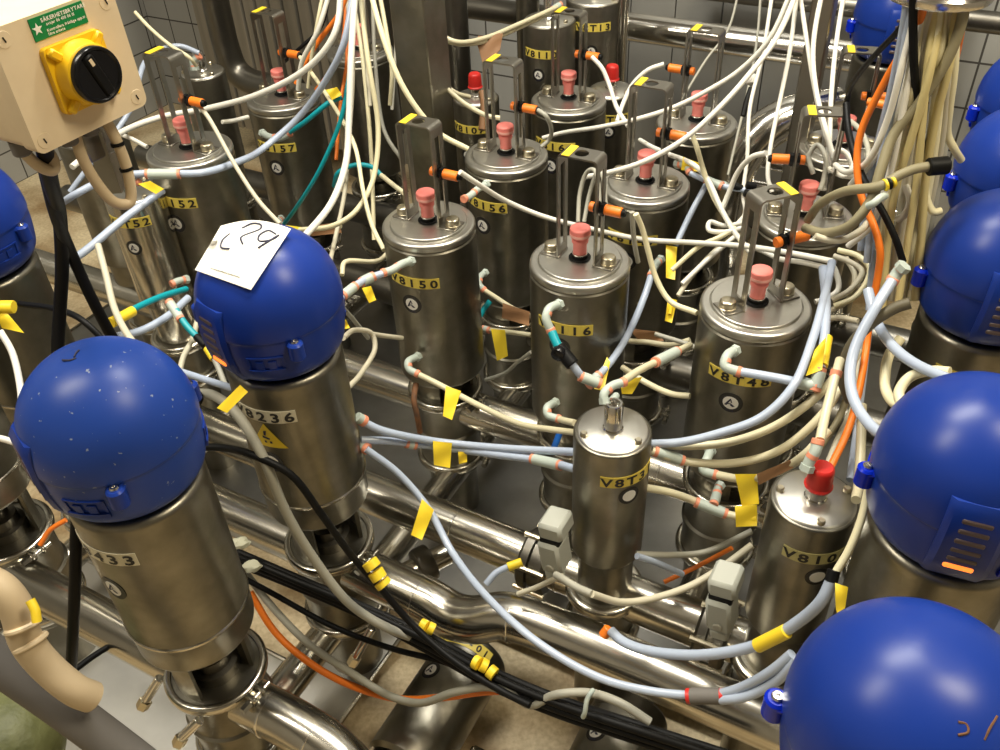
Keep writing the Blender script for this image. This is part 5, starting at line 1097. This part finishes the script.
tag(ob('white_strip', wl, 'white'), 'white strip lying between the beige hose and the grey pipe', 'strip')
bt = thing('rubber_boot', 'mottled olive green boot toe in the bottom left corner', 'boot', W(10, 740, 1.5))
mm = MB().lathe([(0, -.05), (.075, -.045), (.088, -.01), (.085, .03), (.068, .06), (.04, .078), (0, .085)], 36, Matrix.Rotation(.4, 4, 'Z') @ Matrix.Diagonal((1.0, 1.15, 1, 1)))
ob('boot_upper', mm, 'boot_green', bt)
ob('boot_toe_patch', MB().lathe([(0, .022), (.02, .02), (.035, .012), (.04, 0), (0, 0)], 28, Matrix.Translation((-.012, -.055, .05)) @ Matrix.Rotation(R_(50), 4, 'X')), 'boot_teal', bt)
for (x0, y0, x1, y1, d, lab) in ((160, 678, 146, 700, 1.62, 'short chrome spigot left of the base of valve 433'), (200, 720, 182, 737, 1.55, 'short chrome spigot below the base of valve 433'), (372, 628, 356, 657, 1.8, 'thin chrome rod under the S bend pipe beside the black cables')):
    s_ = ob('pipe_spigot', MB().cyl(W(x0, y0, d), W(x1, y1, d + .02), .009, 16, bev=.001), 'chrome'); tag(s_, lab, 'spigot', 'small chrome spigots')
    ob('spigot_nut', MB().cyl(W(x1, y1, d + .02), W(x1 - 4, y1 + 7, d + .026), .012, 6), 'bolt', s_)

# ---- cream safety switch box at the upper left
bx = thing('safety_switch', 'cream safety switch box with yellow and black rotary knob, upper left corner', 'switch', W(75.4, 70.6, 1.0))
NX = (EX * .9989 - EY * .0364 + Vector((0, 0, .030))).normalized()           # front of the box
UYv = (Vector((0, 0, 1)) - NX * NX.z).normalized(); UXv = UYv.cross(NX)
BM = Matrix((UXv, UYv, NX)).transposed().to_4x4()
def rrect(w, h, r, n=5):
    P = []
    for cx, cy, a in ((w - r, h - r, 0), (-w + r, h - r, 90), (-w + r, -h + r, 180), (w - r, -h + r, 270)):
        P += [(cx + r * math.cos(R_(a + 90 * k / n)), cy + r * math.sin(R_(a + 90 * k / n))) for k in range(n + 1)]
    return P
bw, bh = .079, .068
ob('box_cover', MB().prism(rrect(bw, bh, .010), -.022, 0, BM), 'cream_box', bx)
ob('box_base', MB().prism(rrect(bw - .002, bh - .002, .010), -.095, -.0235, BM), 'cream_box', bx)
ob('cover_gasket', MB().prism(rrect(bw - .004, bh - .004, .010), -.024, -.0215, BM), 'black', bx)
for sx in (-1, 1):
    for sy in (-1, 1):
        M = BM @ Matrix.Translation((sx * (bw - .013), sy * (bh - .013), 0)); s_ = ob('cover_screw', MB().lathe([(0, .0006), (.0085, .0006), (.0095, -.001), (0, -.001)], 24, M), 'cream_box', bx)
        ob('screw_slot', MB().box((0, 0, .001), (.0012, .006, .0010), M @ Matrix.Rotation(.3, 4, 'Z')), 'black', s_)
sg = ob('safety_sign', MB().box((.001, .0535, .0008), (.069, .023, .0012), BM), 'sign_green', bx); sg['label'] = 'green safety switch sign with white lettering'
lt = MB()
for txt, y, h_, x in (('SÄKERHETSBRYTARE', .0605, .0040, .009), ('avtjer 06 400 06 01', .0555, .0030, .003), ('Kontrollera frånläge upp.tr.', .0492, .0030, .009), ('före arbete', .0453, .0030, -.006)):
    flat_text(lt, txt, h_, lambda a, b: BM @ Vector((a + x, b + y, .0018)), sx=.95 if h_ > .0035 else .9)
ob('lettering', lt, 'white', sg)
st = [(.0065 * (1 if k % 2 == 0 else .42) * math.sin(k * PI / 5) - .0265, .0065 * (1 if k % 2 == 0 else .42) * math.cos(k * PI / 5) + .0535) for k in range(10)]
ob('star', MB().prism(st, .0013, .0018, BM), 'white', sg)
C0 = (.004, -.002)
ob('switch_plate', MB().prism([(x + C0[0], y + C0[1]) for x, y in rrect(.0385, .0365, .006)], 0, .008, BM), 'switch_yellow', bx)
col = MB().lathe([(.0, .008), (.0355, .008), (.0345, .012), (.033, .016), (.0325, .0255), (.0305, .027), (0, .027)], 48, BM @ Matrix.Translation((*C0, 0)))
cl_ = ob('switch_collar', col, 'switch_yellow', bx)
for a in (45, 135, 225, 315):
    M = BM @ Matrix.Translation((C0[0], C0[1], 0)) @ Matrix.Rotation(R_(a), 4, 'Z'); ob('plate_rib', MB().box((.040, 0, .011), (.016, .010, .008), M, .002), 'switch_yellow', bx)
kn = ob('switch_knob', MB().lathe([(0, .026), (.0305, .026), (.0305, .0325), (.0295, .0345), (.027, .035), (.025, .033), (0, .0325)], 48, BM @ Matrix.Translation((*C0, 0))), 'black_gloss', bx)
M = BM @ Matrix.Translation((*C0, 0)) @ Matrix.Rotation(R_(18), 4, 'Z')
ob('knob_grip', MB().box((0, 0, .0335), (.013, .049, .005), M, .002), 'black', kn); ob('knob_pointer', MB().box((.0, .0165, .0363), (.004, .008, .0008), M), 'cream_box', kn)
flat_text(tx := MB(), '0', .009, lambda a, b: BM @ Vector((a + C0[0] - .022, b + C0[1] + .0235, .0130)))
ob('position_mark', tx, 'black', cl_)
# post and glands below the box
def inbox(x, y, z): return BM @ Vector((x, y, z))
ob('mounting_post', MB().tube([inbox(.036, -.066, -.060), inbox(.036, -.10, -.060), inbox(.035, -.175, -.060)], .016, 4, smooth=False), 'steel', bx)
ob('back_plate', MB().box((.033, -.095, -.050), (.050, .060, .005), BM, .002), 'steel', bx)
for x, z in ((.010, -.03), (-.020, -.03), (-.04, -.06), (-.062, -.06)):
    ob('cable_gland', MB().cyl(inbox(x, -.064, z), inbox(x, -.084, z), .011, 12, bev=.002), 'rubber', bx)
hb = ob('conduit_hose', MB().tube([inbox(.035, -.075, -.03), inbox(.037, -.10, -.026), inbox(.036, -.145, -.024), inbox(.024, -.180, -.024), inbox(.006, -.172, -.026), inbox(-.006, -.140, -.03), inbox(-.012, -.10, -.03), inbox(-.010, -.075, -.03)], .0068, 14), 'hose_beige', bx)
for q in (.105, .138): ob('hose_clamp', MB().cyl(inbox(.0368, -q, -.0255), inbox(.0366, -q - .004, -.025), .0085, 16), 'black', hb)
ob('conduit_hose', MB().tube([inbox(-.062, -.075, -.06), inbox(-.058, -.09, -.058), inbox(-.050, -.105, -.055), inbox(-.040, -.112, -.052), inbox(-.034, -.104, -.054), inbox(-.036, -.08, -.058)], .0068, 14), 'hose_beige', bx)

# ---- paper note over the blue head of 8236, marks on the heads
def head_hit(key, px, py, grow):
    t = T[key]; d = FWD + RGT * ((px - 500) / FPX) - UPV * ((py - 375) / FPX); o = CAMP - t.location - Vector((0, 0, .002))
    best = (9, 0); s = 0.9; hit = None
    k0 = (Vector((0, 0, .13)) - o).dot(d) / d.dot(d) - .25
    for n in range(500):
        q = k0 + n * .001; p = o + d * q; r = math.hypot(p.x, p.y)
        z = p.z; lim = head_r(max(.01, min(.2238, z))) + grow if z < .2240 else -(z - .2240) + grow
        if z >= .2240 - grow * .2: gap = max(r - .03, 0) * .25 + z - .2240 - grow
        else: gap = r - lim
        if gap <= 0: return q
        if gap < best[0]: best = (gap, q)
    return best[1]
pq = [(221, 226), (291, 229), (251, 290), (195, 270)]; N = 13; dep = []; pix = []
for a in range(N):
    v = a / (N - 1); rp = []; rd = []
    for b in range(N):
        u = b / (N - 1)
        x = (pq[0][0] * (1 - u) + pq[1][0] * u) * (1 - v) + (pq[3][0] * (1 - u) + pq[2][0] * u) * v
        y = (pq[0][1] * (1 - u) + pq[1][1] * u) * (1 - v) + (pq[3][1] * (1 - u) + pq[2][1] * u) * v - 7 * math.sin(PI * u) * (1 - v)
        rp.append((x, y)); rd.append(head_hit('236', x, y, .004))
    pix.append(rp); dep.append(rd)
for it in range(10):
    nd = [r[:] for r in dep]
    for a in range(N):
        for b in range(N):
            q = [dep[c][e] for c, e in ((a - 1, b), (a + 1, b), (a, b - 1), (a, b + 1)) if 0 <= c < N and 0 <= e < N]; nd[a][b] = min(dep[a][b], .5 * dep[a][b] + .5 * sum(q) / len(q))
    dep = nd
grid = [[W(*pix[a][b], dep[a][b] - .003) for b in range(N)] for a in range(N)]
note = tag(ob('paper_note', MB().slab(grid, .0012), 'paper'), 'white paper note draped over the blue head of valve 8236', 'paper note')
def on_note(u, v, e=.002):
    x = min(max(u, 0), .999) * (N - 1); y = min(max(v, 0), .999) * (N - 1); a, b = int(y), int(x); fy, fx = y - a, x - b
    p = grid[a][b].lerp(grid[a][b + 1], fx).lerp(grid[a + 1][b].lerp(grid[a + 1][b + 1], fx), fy)
    return p + (CAMP - p).normalized() * e
ink = MB()
for stroke in ([(.22, .22), (.16, .34), (.20, .48), (.34, .50)], [(.36, .13), (.47, .05), (.60, .06), (.62, .12), (.44, .26), (.42, .30), (.50, .40)], [(.86, .14), (.74, .12), (.66, .22), (.70, .30), (.84, .24), (.90, .14), (.84, .24), (.74, .40)]):
    ink.tube([on_note(u, v) for u, v in stroke], .0016, 6, sub=8)
ob('handwriting', ink, 'ink', note)
pr_ = MB(); pr_.tube([on_note(.22 + .1 * k, .88) for k in range(6)], .0005, 5); ob('printed_line', pr_, 'cable_grey', note)
def scribble(key, strokes, kind, name, r=.0012):
    t = T[key]; mb = MB()
    for s_ in strokes: mb.tube([loc_in(t, W(x, y, head_hit(key, x, y, .0008))) for x, y in s_], r, 6, sub=5)
    return ob(name, mb, kind, t)
scribble('433', [[(62, 360), (70, 360), (76, 358)], [(74, 357), (76, 353), (79, 350)]], 'ink', 'pen_mark')
scribble('C', [[(958, 722), (966, 724), (968, 732), (958, 735)], [(984, 740), (990, 728), (997, 716)]], 'rust', 'pen_mark')
